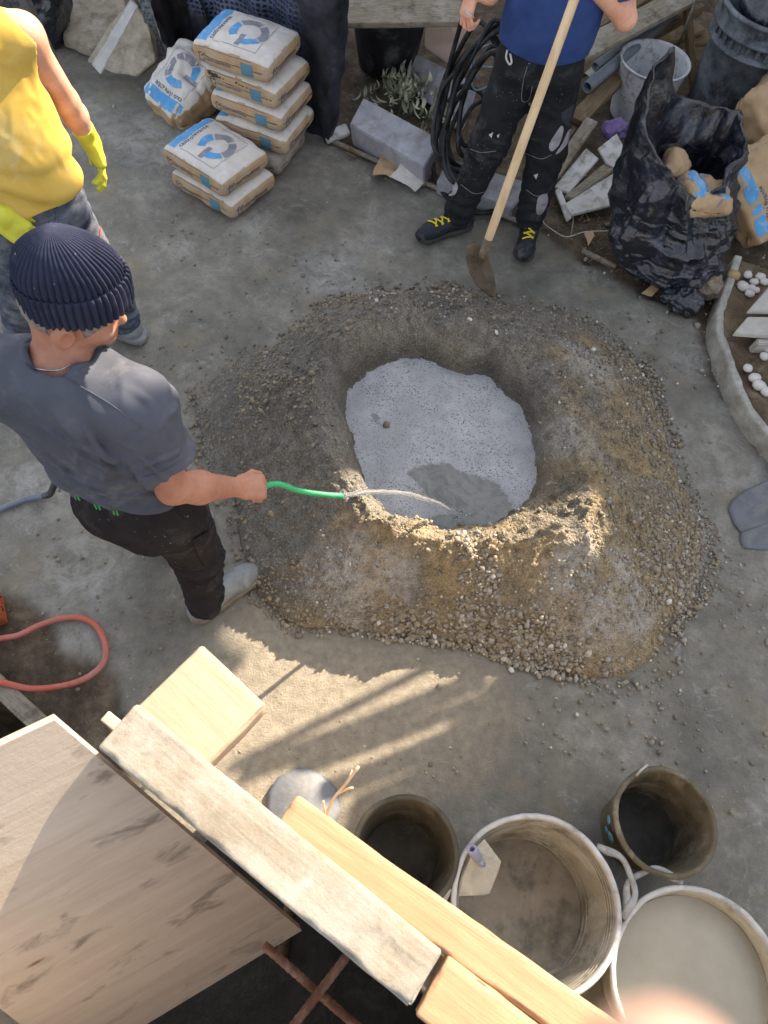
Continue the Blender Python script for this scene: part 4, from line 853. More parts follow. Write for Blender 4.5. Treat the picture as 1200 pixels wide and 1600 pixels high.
lump('purple_cloth', at_b(962, 206, .14, 0), (.07, .05, .05), 'bundled purple cloth above the white board pieces', 'cloth', gm('purple_cloth', srgb(122, 104, 152), srgb(98, 82, 126), 8, rough=.85), 57, .032, .005, fq=2.4)
for i, (pts, th, m, l) in enumerate([
    ([(934, 232, .17), (964, 208, .2), (973, 226, .19), (971, 268, .13), (948, 256, .14)], .015, WHITEP, 'white board piece nearest the purple cloth'),
    ([(916, 231, .14), (936, 247, .14), (888, 302, .06), (866, 291, .06)], .018, WHITEP, 'long white board strip leaning towards the shovel man'),
    ([(947, 252, .13), (962, 263, .13), (897, 312, .06), (882, 306, .06)], .03, WOODG, 'grey split board between two white board pieces'),
    ([(962, 268, .12), (972, 290, .1), (966, 318, .07), (892, 336, .04), (882, 318, .05)], .02, WHITEP, 'dirt-smeared white board lowest in the broken pile'),
    ([(868, 297, .06), (876, 293, .06), (894, 340, .03), (886, 345, .03)], .015, WHITEP, 'short pale stick in front of the broken boards')]):
    slab_poly('board_piece', ats(pts), th, m, l, 'board', 'broken white boards', seed=60+i, noise=.002)
def litter():
    rng = np.random.default_rng(21); m = gm('dry_twig', srgb(140, 126, 104), srgb(104, 90, 70), 12, rough=.9)
    V = []; F = []; n = 0
    for i in range(420):
        p = (rng.uniform(835, 1010), rng.uniform(300, 450)) if i < 260 else ((rng.uniform(525, 690), rng.uniform(90, 250)) if i < 360 else (rng.uniform(1090, 1200), rng.uniform(470, 700)))
        c = at(p[0], p[1], 0); 
        if polydist(np.array([c[0]]), np.array([c[1]]), P_DIRT_R)[0] > -.02: continue
        a = rng.uniform(0, 6.28); L = rng.lognormal(math.log(.05), .5); q = np.array([math.cos(a), math.sin(a), 0])
        v, f = tube([c+[0, 0, .008]-q*L/2, c+[rng.normal(0, .006), rng.normal(0, .006), rng.uniform(.008, .03)], c+q*L/2+[0, 0, .008]], rng.uniform(.0008, .0022), 4); V += v.tolist(); F += [[k+n for k in g] for g in f]; n += len(v)
    tag(mk('dry_straw', V, F, m), 'dry straw and twigs littering the dirt', kind='stuff')
    rng = np.random.default_rng(22); n = 900; pts = np.array([at(rng.uniform(830, 1200), rng.uniform(250, 760), 0) for _ in range(n)]); k = polydist(pts[:, 0], pts[:, 1], P_DIRT_R) < .03; pts = pts[k]; S = np.clip(rng.lognormal(math.log(.006), .5, len(pts)), .003, .022)
    v, f = stones(pts+np.stack([0*S, 0*S, S*.2], -1), S, rng); tag(mk('rubble', v, f, M_STONE, attrs=dict(tint=np.repeat(rng.uniform(0, 1, len(pts)), 12))), 'small rubble in the dirt strip', kind='stuff')
    tag(mk('wire', *tube(spline(ats([(848, 318, .04), (848, 345, .03), (862, 358, .025), (885, 370, .03), (915, 362, .03), (955, 360, .03), (975, 352, .03)]), 40), .0025, 5), WHITEP), 'bent pale wire lying in the dirt below the boards', 'wire')
    tag(mk('stick', *tube(ats([(910, 392, .02), (935, 404, .03), (962, 416, .02)]), [.014, .016, .012], 7), WOODG), 'short grey stick on the dirt in front of the black bag', 'stick')
    tag(mk('stick', *tube(ats([(890, 318, .03), (896, 345, .02), (892, 368, .015)]), [.004, .005, .003], 6), WOODG), 'thin upright twig crossing the bent wire', 'stick')
    plate('dry_leaf', [(911, 366, .02), (925, 362, .035), (928, 372, .03), (916, 384, .015)], KRAFT, 'curled brown leaf beside the bent wire', 'leaf', 71, .01, 8)
    for a, b, r in [((540, 238), (556, 246), .006), ((546, 232), (560, 244), .005)]: tag(mk('wood_splinter', *tube([at(*a, .04), at(*b, .02)], r, 6), WOODB), 'thicker brown wood splinter by the grey block' if r > .0055 else 'thinner brown wood splinter by the grey block', 'splinter', 'wood splinters by the grey block')
litter()
# right edge: boards and white pebbles on the soil bed
M_PB = gm('pale_cut_board', srgb(182, 180, 172), srgb(160, 156, 148), 8, dust=srgb(196, 194, 188), dusc=5, duamt=.35, rough=.8, bs=40, bst=.2)
slab_poly('pale_board', ats([(1168, 486, .20), (1202, 447, .2), (1270, 452, .2), (1268, 488, .2)]), .022, M_PB, 'upper pale board with a slanted end on the soil bed', 'board', 'pale boards on the soil bed', seed=71, noise=.001)
slab_poly('pale_board', ats([(1146, 521, .19), (1169, 494, .19), (1268, 496, .19), (1266, 530, .19)]), .022, M_PB, 'lower pale board with a slanted end on the soil bed', 'board', 'pale boards on the soil bed', seed=72, noise=.001)
slab_poly('board_rest', ats([(1182, 528, .165), (1230, 528, .165), (1230, 538, .16), (1184, 538, .16)]), .08, M_PB, 'small block under the lower pale board', 'block', seed=73)
PEB = ['largest white pebble at the left of the cluster above the pale boards', 'pebble in the middle top of the cluster above the pale boards', 'pebble just right of the largest one in the cluster', 'lowest left pebble of the cluster, closest to the upper board', 'small pebble wedged right of centre in the cluster', 'topmost big pebble of the cluster, near the paper sack', 'rightmost pebble of the cluster above the pale boards', 'half buried grey pebble above and left of the cluster', 'tan oblong stone at the kerb end of the pebble cluster', 'dull pebble alone beside the kerb, first below the boards', 'bright white pebble second in the row below the boards', 'big rounded pebble third in the row beside the kerb', 'last pebble of the row beside the kerb, at the edge', 'small white pebble just under the lower pale board', 'chalky pebble touching the block under the lower board', 'tiny pebble tucked between the cluster and the upper board']
def white_pebbles():
    m = gm('white_pebble', srgb(206, 202, 200), srgb(184, 178, 172), 20, dust=srgb(160, 148, 134), dusc=20, duamt=.3, rough=.6, bs=90, bst=.15); mt = gm('tan_stone', srgb(176, 158, 116), srgb(150, 132, 94), 20, rough=.8)
    rng = np.random.default_rng(31); i = 0
    for (x, y, r) in [(1161, 448, 8), (1178, 441, 6), (1174, 450, 5.5), (1171, 459, 6), (1181, 454, 5), (1188, 433, 7), (1194, 441, 6), (1168, 430, 6), (1146, 430, 8), (1168, 576, 6), (1179, 591, 7), (1186, 603, 8), (1197, 612, 7), (1194, 557, 6), (1199, 546, 6), (1191, 470, 5)]:
        s = r/250.; c = at(x, y, .105); V, F = ICO; import bmesh
        bm = bmesh.new(); bmesh.ops.create_icosphere(bm, subdivisions=3, radius=1); V = np.array([v.co[:] for v in bm.verts]); F = [[v.index for v in f.verts] for f in bm.faces]; bm.free()
        V = V*(1+.16*fbm(V+i*3, 1.1, 2, i))[:, None]*np.array([s*1.05, s*.9, s*.62]); V = rotz(V, rng.uniform(0, 6)); i += 1
        o = mk('pebble', V, F, mt if (x, y) == (1146, 430) else m, loc=(c[0], c[1], .108)); o['category'] = 'pebble'; o['group'] = 'pebbles on the soil bed'
        o['label'] = PEB[i-1]
white_pebbles()
M_STEEL = gm('cement_grey_steel', srgb(104, 108, 116), srgb(86, 90, 98), 6, dust=srgb(130, 128, 122), dusc=6, duamt=.4, rough=.55, bs=60, bst=.15, spec=.5)
def blade(name, pts, mat, label, ridge=.02, th=.003):
    """shovel blade from an outline: filled fan with a raised middle"""
    P = ats(pts); c = P.mean(0); m = len(P); rings = np.linspace(1, 0, 9)[:-1]; V = []
    for q in rings:
        for p in P: v = c+(p-c)*q; V.append(v+[0, 0, ridge*(1-q**2)])
    V.append(c+[0, 0, ridge]); V = np.array(V); n = len(V); F = []
    for i in range(len(rings)-1):
        for j in range(m): a = i*m+j; b = i*m+(j+1) % m; F.append([a, b, b+m, a+m])
    for j in range(m): F.append([(len(rings)-1)*m+j, (len(rings)-1)*m+(j+1) % m, n-1])
    W = V-[0, 0, th]; F2 = [[i+n for i in f[::-1]] for f in F]; side = [[j+n, (j+1) % m+n, (j+1) % m, j] for j in range(m)]
    return mk(name, np.concatenate([V, W]), F+F2+side, mat)
_t = thing('flat_shovel', 'dark grey flat shovel blade lying at the right edge below the kerb', 'shovel', at(1190, 800, 0)); _t['_o'] = [0, 0, 0]; _t.location = (0, 0, 0)
_b = blade('blade', [(1138, 795, .012), (1143, 782, .015), (1160, 768, .03), (1205, 746, .05), (1262, 735, .05), (1275, 790, .04), (1230, 812, .045), (1190, 822, .04), (1158, 831, .012), (1147, 818, .01)], M_STEEL, '', .012); _b.parent = _t
_b = blade('side_flange', [(1158, 832, .012), (1190, 820, .042), (1235, 806, .046), (1280, 795, .04), (1285, 852, .01), (1210, 860, .006), (1163, 857, .005), (1157, 846, .006)], M_STEEL, '', .006); _b.parent = _t
_t = thing('round_shovel', 'round cement-caked shovel blade lying under the formwork planks', 'shovel', (0, 0, 0))
_b = blade('blade', [(416, 1262, .02), (420, 1236, .03), (434, 1214, .03), (458, 1202, .025), (485, 1201, .02), (508, 1213, .015), (526, 1232, .012), (534, 1262, .012), (520, 1300, .02), (470, 1330, .03), (430, 1310, .03)], M_STEEL, '', .02); _b.parent = _t
mk('shaft', *tube([at(470, 1320, .04), at(455, 1400, .05), at(440, 1500, .06)], .018, 10), WOODB, _t)
def twig():
    t = thing('dry_twig', 'pale dry twig sticking up beside the formwork plank', 'twig', (0, 0, 0)); m = gm('pale_twig', srgb(206, 184, 160), srgb(186, 160, 134), 30, rough=.8)
    for pts, r in (([(506, 1285, .85), (520, 1250, .95), (540, 1225, 1.0), (560, 1198, 1.04)], .0035), ([(538, 1228, 1.0), (546, 1215, 1.0), (550, 1203, 1.0)], .0025), ([(528, 1240, .97), (545, 1232, 1.0), (552, 1231, 1.0)], .0025), ([(508, 1280, .85), (506, 1262, .9), (505, 1252, .92)], .003)): mk('shoot', *tube(spline(ats(pts), 14), [r]*14, 6), m, t)
twig()

# ================================================================== buckets and tubs
M_TUB = gm('cement_coated_tub', srgb(150, 144, 130), srgb(126, 120, 106), 7, dust=srgb(186, 184, 176), dusc=4, duamt=.45, dirt=srgb(84, 80, 72), rough=.8, bs=40, bst=.4)
M_RIM = gm('pale_tub_rim', srgb(186, 188, 190), srgb(160, 160, 158), 9, dirt=srgb(116, 112, 102), rough=.65, bs=50, bst=.25)
M_HANDLE = gm('grey_tub_handle', srgb(150, 152, 152), srgb(128, 128, 126), 9, dust=srgb(176, 176, 172), dusc=9, duamt=.4, dirt=srgb(104, 100, 90), rough=.75, bs=50, bst=.25)
M_BRN = gm('brown_mortar_bucket', srgb(104, 97, 80), srgb(76, 70, 58), 7, dust=srgb(150, 144, 128), dusc=6, duamt=.35, dirt=srgb(60, 56, 46), rough=.8, bs=40, bst=.4)
M_DRK = gm('dark_mortar_bucket', srgb(78, 74, 64), srgb(58, 56, 48), 7, dust=srgb(112, 106, 92), dusc=6, duamt=.3, rough=.8, bs=40, bst=.4)
M_SLUR = gm('dried_cement', srgb(134, 126, 112), srgb(110, 104, 92), 6, dust=srgb(150, 144, 130), dusc=5, duamt=.4, dirt=srgb(86, 82, 74), rough=.85, bs=30, bst=.5)
M_SLDK = gm('dark_mortar_and_pit_shade', srgb(62, 60, 54), srgb(44, 43, 39), 9, dust=srgb(84, 80, 72), dusc=8, duamt=.3, rough=.55, bs=26, bst=.8, bd=.01)  # mortar in the buckets; on the pit floor its dark tone stands for shade
def tub(c, ro, ri, h, label, cat, wall, rim, handles=(), n=96, seed=0, fill=None, ring=True):
    t = thing('builders_tub' if handles else 'mortar_bucket', label, cat, c)
    p = [(0, 0), (ri*.97, 0), (ri, .008)]+[(ri+(ro-ri)*q, h*q) for q in (.2, .5, .8, .94)]
    pin = [(ri+(ro-ri)*q-.005, h*q) for q in (.93, .75, .62, .48, .34, .2, .1)]+[(ri-.014, .02), (ri*.8, .014), (ri*.4, .012), (0, .012)]
    V, F = lathe(p+[(ro-.004, h*.98)]+pin, n); a = np.arctan2(V[:, 1], V[:, 0]); V[:, :2] *= (1+.006*np.sin(2*a+seed)+.004*np.sin(5*a+seed*2))[:, None]; V = V+np.stack([fbm(V, 18, 3, seed+j) for j in range(3)], -1)*.0025
    mk('shell', V, F, wall).parent = t
    V, F = lathe([(ro-.008, h-.012), (ro-.007, h+.002), (ro-.002, h+.006), (ro+.006, h+.005), (ro+.010, h-.002), (ro+.009, h-.012), (ro+.001, h-.016), (ro-.008, h-.012)], n); F = [f for f in F if len(f) == 4]; a = np.arctan2(V[:, 1], V[:, 0]); V[:, :2] *= (1+.006*np.sin(2*a+seed)+.004*np.sin(5*a+seed*2))[:, None]; V = V+np.stack([fbm(V, 24, 3, seed+j) for j in range(3)], -1)*.0025
    mk('rim', V, F, rim).parent = t
    for ha in handles:
        R = np.array([[math.cos(ha), math.sin(ha), 0], [-math.sin(ha), math.cos(ha), 0], [0, 0, 1.]])
        P = spline(np.array([(ro-.006, -.105, h-.008), (ro+.020, -.084, h-.006), (ro+.050, -.064, h-.009), (ro+.064, -.04, h-.011), (ro+.066, 0, h-.011), (ro+.064, .04, h-.011), (ro+.050, .064, h-.009), (ro+.020, .084, h-.006), (ro-.006, .105, h-.008)]) @ R, 44)
        mk('handle', *tube(P, np.interp(np.linspace(0, 1, 44), [0, .14, .3, .7, .86, 1], [.010, .0135, .0095, .0095, .0135, .010]), 12), M_HANDLE).parent = t
    if fill:
        z, m, nm = fill; r = ri+(ro-ri)*z/h-.007; V, F = lathe([(0, z)]+[(r*q, z) for q in (.2, .4, .6, .8, 1)], 64); F = F[:-1]; V[:, 2] += fbm(V, 9, 3, seed)*.002; mk(nm, V, F, m).parent = t
    return t
TUB1 = at(838, 1412, .27); TUB1[2] = 0
_hd = at(972, 1372, .27)-at(838, 1412, .27); _ha = math.atan2(_hd[1], _hd[0])
_t = tub(TUB1, .25, .205, .27, 'empty cement-caked tub with two handles, trowel resting on its rim', 'tub', M_TUB, M_RIM, (_ha, _ha+math.pi), seed=1, fill=(.034, M_SLUR, 'dried_cement'))
for z in (.05, .075, .21, .225, .24): 
    r = .205+.045*z/.27-.006; mk('ridge', *tube([(r*math.cos(a), r*math.sin(a), z) for a in np.linspace(0, 2*np.pi, 72)], .0025, 6), M_TUB).parent = _t
TUB2 = at(1094, 1538, .26); TUB2[2] = 0
_hd = at(1022, 1400, .26)-at(1094, 1538, .26); _ha2 = math.atan2(_hd[1], _hd[0])
k = NT('milky_cement_water'); M_MILK = k.out(k.ramp(k.noise(4, 5), [(.35, srgb(142, 138, 124)), (.65, srgb(158, 154, 140))]), .18, k.bump(k.noise(9, 2), .08, .006), .5)
tub(TUB2, .255, .215, .26, 'pale tub full of milky cement water at the bottom right', 'tub', gm('pale_tub', srgb(176, 172, 160), srgb(156, 152, 138), 7, dust=srgb(196, 194, 186), dusc=5, duamt=.4, dirt=srgb(132, 124, 108), rough=.75), M_RIM, (_ha2, _ha2+math.pi), seed=2, fill=(.19, M_MILK, 'milky_water'))
BK1 = at(1040, 1283, .28); BK1[2] = 0
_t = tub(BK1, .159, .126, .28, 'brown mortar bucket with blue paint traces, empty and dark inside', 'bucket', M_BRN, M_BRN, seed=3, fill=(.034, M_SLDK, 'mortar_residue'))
for a, z, s in ((3.2, .23, .016), (3.5, .2, .02), (3.9, .12, .014), (3.35, .17, .012)):
    r = .135+.037*z/.28+.0025; mk('blue_paint', *lathe([(0, .0015), (s*.6, .001), (s, 0)], 9), gm('blue_paint', srgb(84, 140, 176), srgb(110, 150, 170), 40) if 'blue_paint' not in bpy.data.materials else bpy.data.materials['blue_paint'], _t, loc=(r*math.cos(a), r*math.sin(a), z), rot=(0, math.pi/2, a))
_hp = [at(994, 1212, .285), at(1002, 1203, .31), at(1012, 1195, .33)]; mk('wire_handle', *tube(_hp, .004, 6), M_RIM, _t)
BK2 = at(634, 1331, .28); BK2[2] = 0
tub(BK2, .158, .125, .28, 'dark mortar bucket half hidden behind the new yellow plank', 'bucket', M_DRK, M_DRK, seed=4, fill=(.034, M_SLDK, 'mortar_residue'))
def trowel():
    t = thing('trowel', 'steel trowel propped on the rim inside the empty tub', 'trowel', (0, 0, 0)); m = gm('cement_dusted_steel', srgb(158, 156, 146), srgb(134, 132, 122), 9, dust=srgb(178, 174, 160), dusc=9, duamt=.5, rough=.6, bs=60, bst=.2)
    P = ats([(757, 1311, .30), (783, 1346, .27), (779, 1362, .26), (765, 1396, .23), (755, 1399, .228), (716, 1400, .24), (722, 1372, .26), (740, 1328, .30)])
    V = np.concatenate([P, P-[0, 0, .003]]); n = len(P); mk('blade', V, [list(range(n)), list(range(2*n-1, n-1, -1))]+[[i, i+n, (i+1) % n+n, (i+1) % n] for i in range(n)], m, t, smooth=False)
    bl = gm('blue_grey_tube', srgb(140, 142, 170), srgb(120, 122, 150), 12, rough=.4, spec=.5)
    a = at(752, 1350, .285); b = at(737, 1326, .375); mk('tang', *tube([at(757, 1352, .275), a, a+(b-a)*.3], [.006, .009, .009], 8), bl, t)
    d = b-a; L = np.linalg.norm(d); V, F = lathe([(.009, .03), (.009, 0+L), (.0155, L), (.016, L*.98), (.016, L*.4), (.010, L*.3)], 20); F = [f for f in F if len(f) == 4]
    R = frame(d, (0, 1, 0)); B = np.stack([R[1], R[2], R[0]]); mk('handle', V @ B+a, F, bl, t); mk('tube_core', *tube([a+d*.5, a+d*.52], .009, 12), BLACKP, t)
trowel()

# ================================================================== hoses and small things on the yard
tag(mk('red_hose', *tube(spline(ats([(-60, 1002, .02), (-20, 1000, .02), (5, 997, .02), (30, 992, .02), (62, 977, .018), (98, 966, .018), (128, 966, .018), (151, 979, .018), (165, 1010, .018), (160, 1038, .018), (135, 1059, .018), (100, 1071, .02), (50, 1076, .04), (5, 1067, .06), (-40, 1062, .06)]), 110), .0115, 10), gm('salmon_hose', srgb(190, 96, 76), srgb(176, 110, 98), 5, dust=srgb(186, 138, 130), dusc=6, duamt=.4, rough=.5, bs=80, bst=.1)), 'salmon red hose bent in a loop on the ground', 'hose')
_t = thing('grey_hose', 'grey hose end lying behind the man in the beanie', 'hose', (0, 0, 0))
mk('tubing', *tube(spline(ats([(-60, 820, .02), (-20, 803, .02), (5, 794, .02), (35, 782, .02), (70, 775, .025)]), 40), .0125, 10), gm('grey_blue_hose', srgb(116, 124, 140), srgb(98, 106, 122), 8, dust=srgb(150, 152, 154), rough=.5), _t)
mk('connector', *tube(spline(ats([(68, 775, .025), (78, 772, .04), (83, 762, .07), (87, 750, .1)]), 14), .014, 10), BLACKP, _t)
def hollow_brick():
    t = thing('hollow_brick', 'orange hollow brick cut by the left edge of the view', 'brick', at(-34, 966, 0)); m = gm('terracotta', srgb(176, 92, 62), srgb(150, 76, 50), 12, dust=srgb(186, 140, 116), rough=.9, bs=60, bst=.3); R = rad(28)
    L, W, H, q = .2, .12, .08, .009
    for (c, s) in (((0, 0, q/2), (L, W, q)), ((0, 0, H-q/2), (L, W, q)), ((0, -W/2+q/2, H/2), (L, q, H-2*q-.002)), ((0, W/2-q/2, H/2), (L, q, H-2*q-.002)), ((0, 0, H/2), (L, q, H-2*q-.002)), ((0, 0.0, H/2+.0), (L*.98, W-2*q-.002, q*.8))):
        V, F = rbox(*s, .002, 3, 2, 2, .0008, 30); mk('brick_wall', rotz(V+np.array(c), R), F, m, loc=(0, 0, 0)).parent = t
hollow_brick()
beam('trench_timber', at(-60, 1018, .02), at(96, 1162, .02), .065, .06, WOODG, 'grey timber edging the dark trench beside the formwork', 'timber', seed=81)
def leaf_on_foam():
    V = ats([(578, 645, .175), (590, 650, .178), (597, 661, .176), (586, 658, .175)]); V2 = V-[0, 0, .001]
    o = mk('floating_clod', *(lambda v, f: (v, f))(*stones(np.array([at(604, 664, .175)]), np.array([.014]), np.random.default_rng(4), 1.2)), M_STONE, attrs=dict(tint=[.25]*12)); tag(o, 'small clod floating in the foam', 'clod')
leaf_on_foam()
for (x, y, r, l) in [(687, 1072, .014, 'lone grey stone at the tip of the pole shadows'), (826, 1123, .008, 'small tan stone on the bare concrete right of the shadows'), (982, 1118, .008, 'small ochre stone below the white chalk patch'), (1128, 1055, .007, 'tiny pebble alone on the right of the yard')]:
    c = at(x, y, .008); V, F = stones(np.array([[0, 0, r*.4]]), np.array([r]), np.random.default_rng(int(x)), .8); tag(mk('stone', V, F, M_STONE, attrs=dict(tint=[.7]*12), loc=(c[0], c[1], .004)), l, 'stone')

# ================================================================== formwork right below the camera
def m_wood(name, c1, c2, c3, knots=True, stain=None, sc=1.0, stain_rot=0, rough_=None):
    k = NT(name); v = k.mapping((1.5*sc, 22*sc, 22*sc)); g = k.noise(3, 6, .65, v, .6); f = k.noise(9, 4, .6, k.mapping((2*sc, 60*sc, 60*sc)))
    col = k.ramp(g, [(.3, c2), (.5, c1), (.72, c3)]); col = k.mix(k.ramp(f, [(.35, .2), (.6, 0.)]), col, c2)
    if stain:
        sv = k.mapping((7, 17, 17), (0, 0, stain_rot)); s = k.noise(1.1, 4, .6, sv, .5); col = k.mix(k.ramp(s, [(.57, 0.), (.68, .7)]), col, stain)
        col = k.mix(k.ramp(k.noise(7, 8, .7), [(.5, 0.), (.75, .4)]), col, srgb(176, 168, 156))
    if rough_:
        col = k.mix(k.ramp(k.noise(9, 9, .75), [(.42, 0.), (.62, .8)]), col, rough_); col = k.mix(k.ramp(k.noise(34, 6, .75), [(.55, 0.), (.72, .55)]), col, srgb(104, 96, 84)); col = k.mix(k.ramp(k.noise(17, 8, .8), [(.58, 0.), (.7, .6)]), col, srgb(196, 190, 178))
    kn = k.voro(5.5, k.mapping((.55, 2.2, 2.2))); col = k.mix(k.ramp(kn.outputs['Distance'], [(.035, .8), (.075, 0.)]), col, srgb(96, 66, 42))
    return k.out(col, .8, k.bump(k.math('ADD', k.math('ADD', k.math('MULTIPLY', g, .5), k.math('MULTIPLY', f, .15)), k.math('MULTIPLY', k.noise(60, 6, .75), .9 if rough_ else .35)), .55, .005), .25)
WOOD_PANEL = m_wood('shutter_plywood', srgb(172, 158, 143), srgb(162, 148, 132), srgb(180, 168, 154), stain=srgb(96, 88, 80), stain_rot=.9, sc=.55)
WOOD_GREY = m_wood('cement_stained_plank', srgb(134, 125, 111), srgb(114, 105, 92), srgb(150, 142, 128), stain=srgb(96, 90, 80), sc=.6, rough_=srgb(150, 146, 138))
WOOD_NEW = m_wood('new_yellow_plank', srgb(164, 132, 102), srgb(154, 121, 92), srgb(174, 145, 116), sc=.7)
WOOD_STUB = m_wood('pale_batten', srgb(160, 144, 124), srgb(150, 133, 113), srgb(170, 155, 137), sc=.6)
def plank_px(name, c4, z, th, mat, label=None, cat=None, parent=None, seed=0, noise=.0015, grow=(0, 0), drop=0):
    """plank whose top face shows at four pixels (start-far, end-far, end-near, start-near) at height z"""
    P = ats(c4, z); a = (P[0]+P[3])/2; b = (P[1]+P[2])/2; d = b-a; L = np.linalg.norm(d); u = d/L; W = (np.linalg.norm(P[0]-P[3])+np.linalg.norm(P[1]-P[2]))/2
    a = a-u*grow[0]; b = b+u*grow[1]; L = np.linalg.norm(b-a); c = (a+b)/2-[0, 0, th/2]
    V, F = rbox(L, W, th, .005, 60, 12, 4, noise*1.6, 16, seed, .012)
    o = mk(name, V, F, mat, None, True, loc=tuple(c), rot=(0, 0, math.atan2(u[1], u[0]))); tag(o, label, cat)
    if parent: put(o, parent)
    return o, a, b, W
PZ = 1.47
def u3(v): return np.asarray(v)/np.linalg.norm(v)
FW = thing('formwork_box', 'timber formwork box of planks and a big stained panel, dark inside', 'formwork', (0, 0, 0))
_o, PA, PB, PW = plank_px('top_plank', [(208, 1097), (692, 1482), (642, 1580), (156, 1168)], PZ, .035, WOOD_GREY, parent=FW, seed=1)
_u = (PB-PA)/np.linalg.norm(PB-PA); _n = np.array([-_u[1], _u[0], 0])                # along the plank / away from the pit
plank_px('top_plank', [(700, 1489), (1000, 1722), (950, 1822), (650, 1588)], PZ-.004, .04, WOOD_NEW, parent=FW, seed=2)
plank_px('outer_plank', [(468, 1246), (905, 1553), (862, 1612), (424, 1292)], PZ-.012, .05, WOOD_NEW, parent=FW, seed=3, grow=(0, .12))
plank_px('batten', [(312, 1006), (392, 1078), (300, 1200), (212, 1110)], PZ-.06, .05, WOOD_STUB, parent=FW, seed=4, grow=(0, .03))
# side wall under the planks, an unseen near wall added to darken the pit, and the sloping end panel with the big stained inner face
_c = (PA+PB)/2; _L = np.linalg.norm(PB-PA)+.9
for nm, off, x0 in (('side_panel', 0., .4), ('added_near_panel', -.62, .4)):
    V, F = rbox(_L, .022, 1.36, .003, 10, 1, 10); put(mk(nm, V, F, WOOD_PANEL, None, loc=(_c[0]+_u[0]*x0+_n[0]*off, _c[1]+_u[1]*x0+_n[1]*off, .735), rot=(0, 0, math.atan2(_u[1], _u[0]))), FW)
V, F = rbox(.022, .6, 1.3, .003, 1, 6, 8); _q = PB+_u*.36-_n*.31; put(mk('far_end_panel', V, F, WOOD_PANEL, None, loc=(_q[0], _q[1], .7), rot=(0, 0, math.atan2(_u[1], _u[0]))), FW)
_A = at(85, 1125, PZ+.05); _B = at(-330, 1322, PZ+.05); _C = at(470, 1480, .86); _D = _C+(_B-_A)*1.0
_C = at(455, 1440, .90); _D = _C+(_B-_A)*1.25; _q1 = np.linspace(0, 1, 24)[:, None, None]; _q2 = np.linspace(0, 1.06, 24)[None, :, None]
_G = _A*(1-_q1)*(1-_q2)+_B*_q1*(1-_q2)+_C*(1-_q1)*_q2+_D*_q1*_q2; _G = _G+[0, 0, 1.]*(fbm(_G, 6, 3, 4)*.0012)[..., None]
_ex = u3(_B-_A); _ey = _C-_A; _ey = u3(_ey-_ex*_ey.dot(_ex)); _M = np.array([_ex, _ey, np.cross(_ex, _ey)]); V, F = solid_sheet(_G, -.018 if np.cross(_B-_A, _C-_A)[2] < 0 else .018)
_o = mk('end_panel', (V-_A) @ _M.T, F, WOOD_PANEL, None, False, loc=(0, 0, 0)); _o.matrix_world = Matrix([list(_M[:, 0])+[_A[0]], list(_M[:, 1])+[_A[1]], list(_M[:, 2])+[_A[2]], [0, 0, 0, 1]]); _o.parent = FW
# dark sheet at the pit bottom, shade put into its colour
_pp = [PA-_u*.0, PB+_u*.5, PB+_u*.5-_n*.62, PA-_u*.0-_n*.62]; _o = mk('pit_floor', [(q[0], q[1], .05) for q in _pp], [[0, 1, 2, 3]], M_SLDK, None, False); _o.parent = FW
def rebar(a, b, label, r=.0075):
    a = np.asarray(a); b = np.asarray(b); L = np.linalg.norm(b-a); n = int(L/.006); t = np.linspace(0, 1, n); P = a+(b-a)*t[:, None]; R = r+.0012*(np.sin(t*L/.012*2*np.pi) > .2)
    return tag(mk('rebar', *tube(P, R, 10), M_RUST), label, 'rebar', 'rusty bars in the formwork')
M_RUST = gm('rusty_rebar', srgb(116, 74, 54), srgb(82, 56, 44), 30, dust=srgb(140, 118, 102), dusc=20, duamt=.4, rough=.9, bs=120, bst=.5)
rebar(at(412, 1476, 1.22), at(610, 1650, 1.2), 'rusty rebar parallel to the plank inside the formwork')
rebar(at(545, 1490, 1.236), at(430, 1640, 1.236), 'rusty rebar crossing over the other bar in the formwork')
_s = mk('concrete_floor', *rbox(6, 3, .2, .01, 4, 4, 1), CONC, None, loc=(0, -1.95, 1.05)); tag(_s, 'concrete floor edge the photographer stands on', kind='structure')
# ================================================================== people
def m_skin(name, c, c2, hair=None):
    k = NT(name); n = k.noise(9, 6, .6); col = k.ramp(n, [(.3, c2), (.6, c), (.8, c)]); col = k.mix(k.ramp(k.noise(70, 4), [(.45, 0.), (.75, .5)]), col, c2); col = k.mix(k.ramp(k.noise(22, 8, .8), [(.55, 0.), (.72, .35)]), col, srgb(150, 138, 126))
    m = k.out(col, .55, k.bump(k.noise(190, 5, .7), .22, .003), .35); k.b.inputs['Subsurface Weight'].default_value = .12; k.b.inputs['Subsurface Radius'].default_value = (.012, .005, .003); k.b.inputs['Subsurface Scale'].default_value = .5; return m
SKIN1 = m_skin('tanned_skin', srgb(172, 124, 102), srgb(148, 98, 80))
SKIN2 = m_skin('pale_skin', srgb(222, 172, 146), srgb(204, 142, 116))
def cloth(name, c1, c2, weave=420, **k): return gm(name, c1, c2, k.pop('sc', 7), bs=weave, bst=.35, bd=.003, rough=k.pop('rough', .88), spec=.15, **k)
GREY_TEE = cloth('grey_jersey', srgb(84, 87, 97), srgb(70, 73, 83), dust=srgb(122, 122, 126), dusc=3, duamt=.25)
YEL_TEE = cloth('yellow_jersey', srgb(206, 176, 92), srgb(196, 160, 74), dust=srgb(206, 192, 146), dusc=4, duamt=.3)
BLUE_TEE = cloth('blue_jersey', srgb(54, 76, 128), srgb(44, 62, 110))
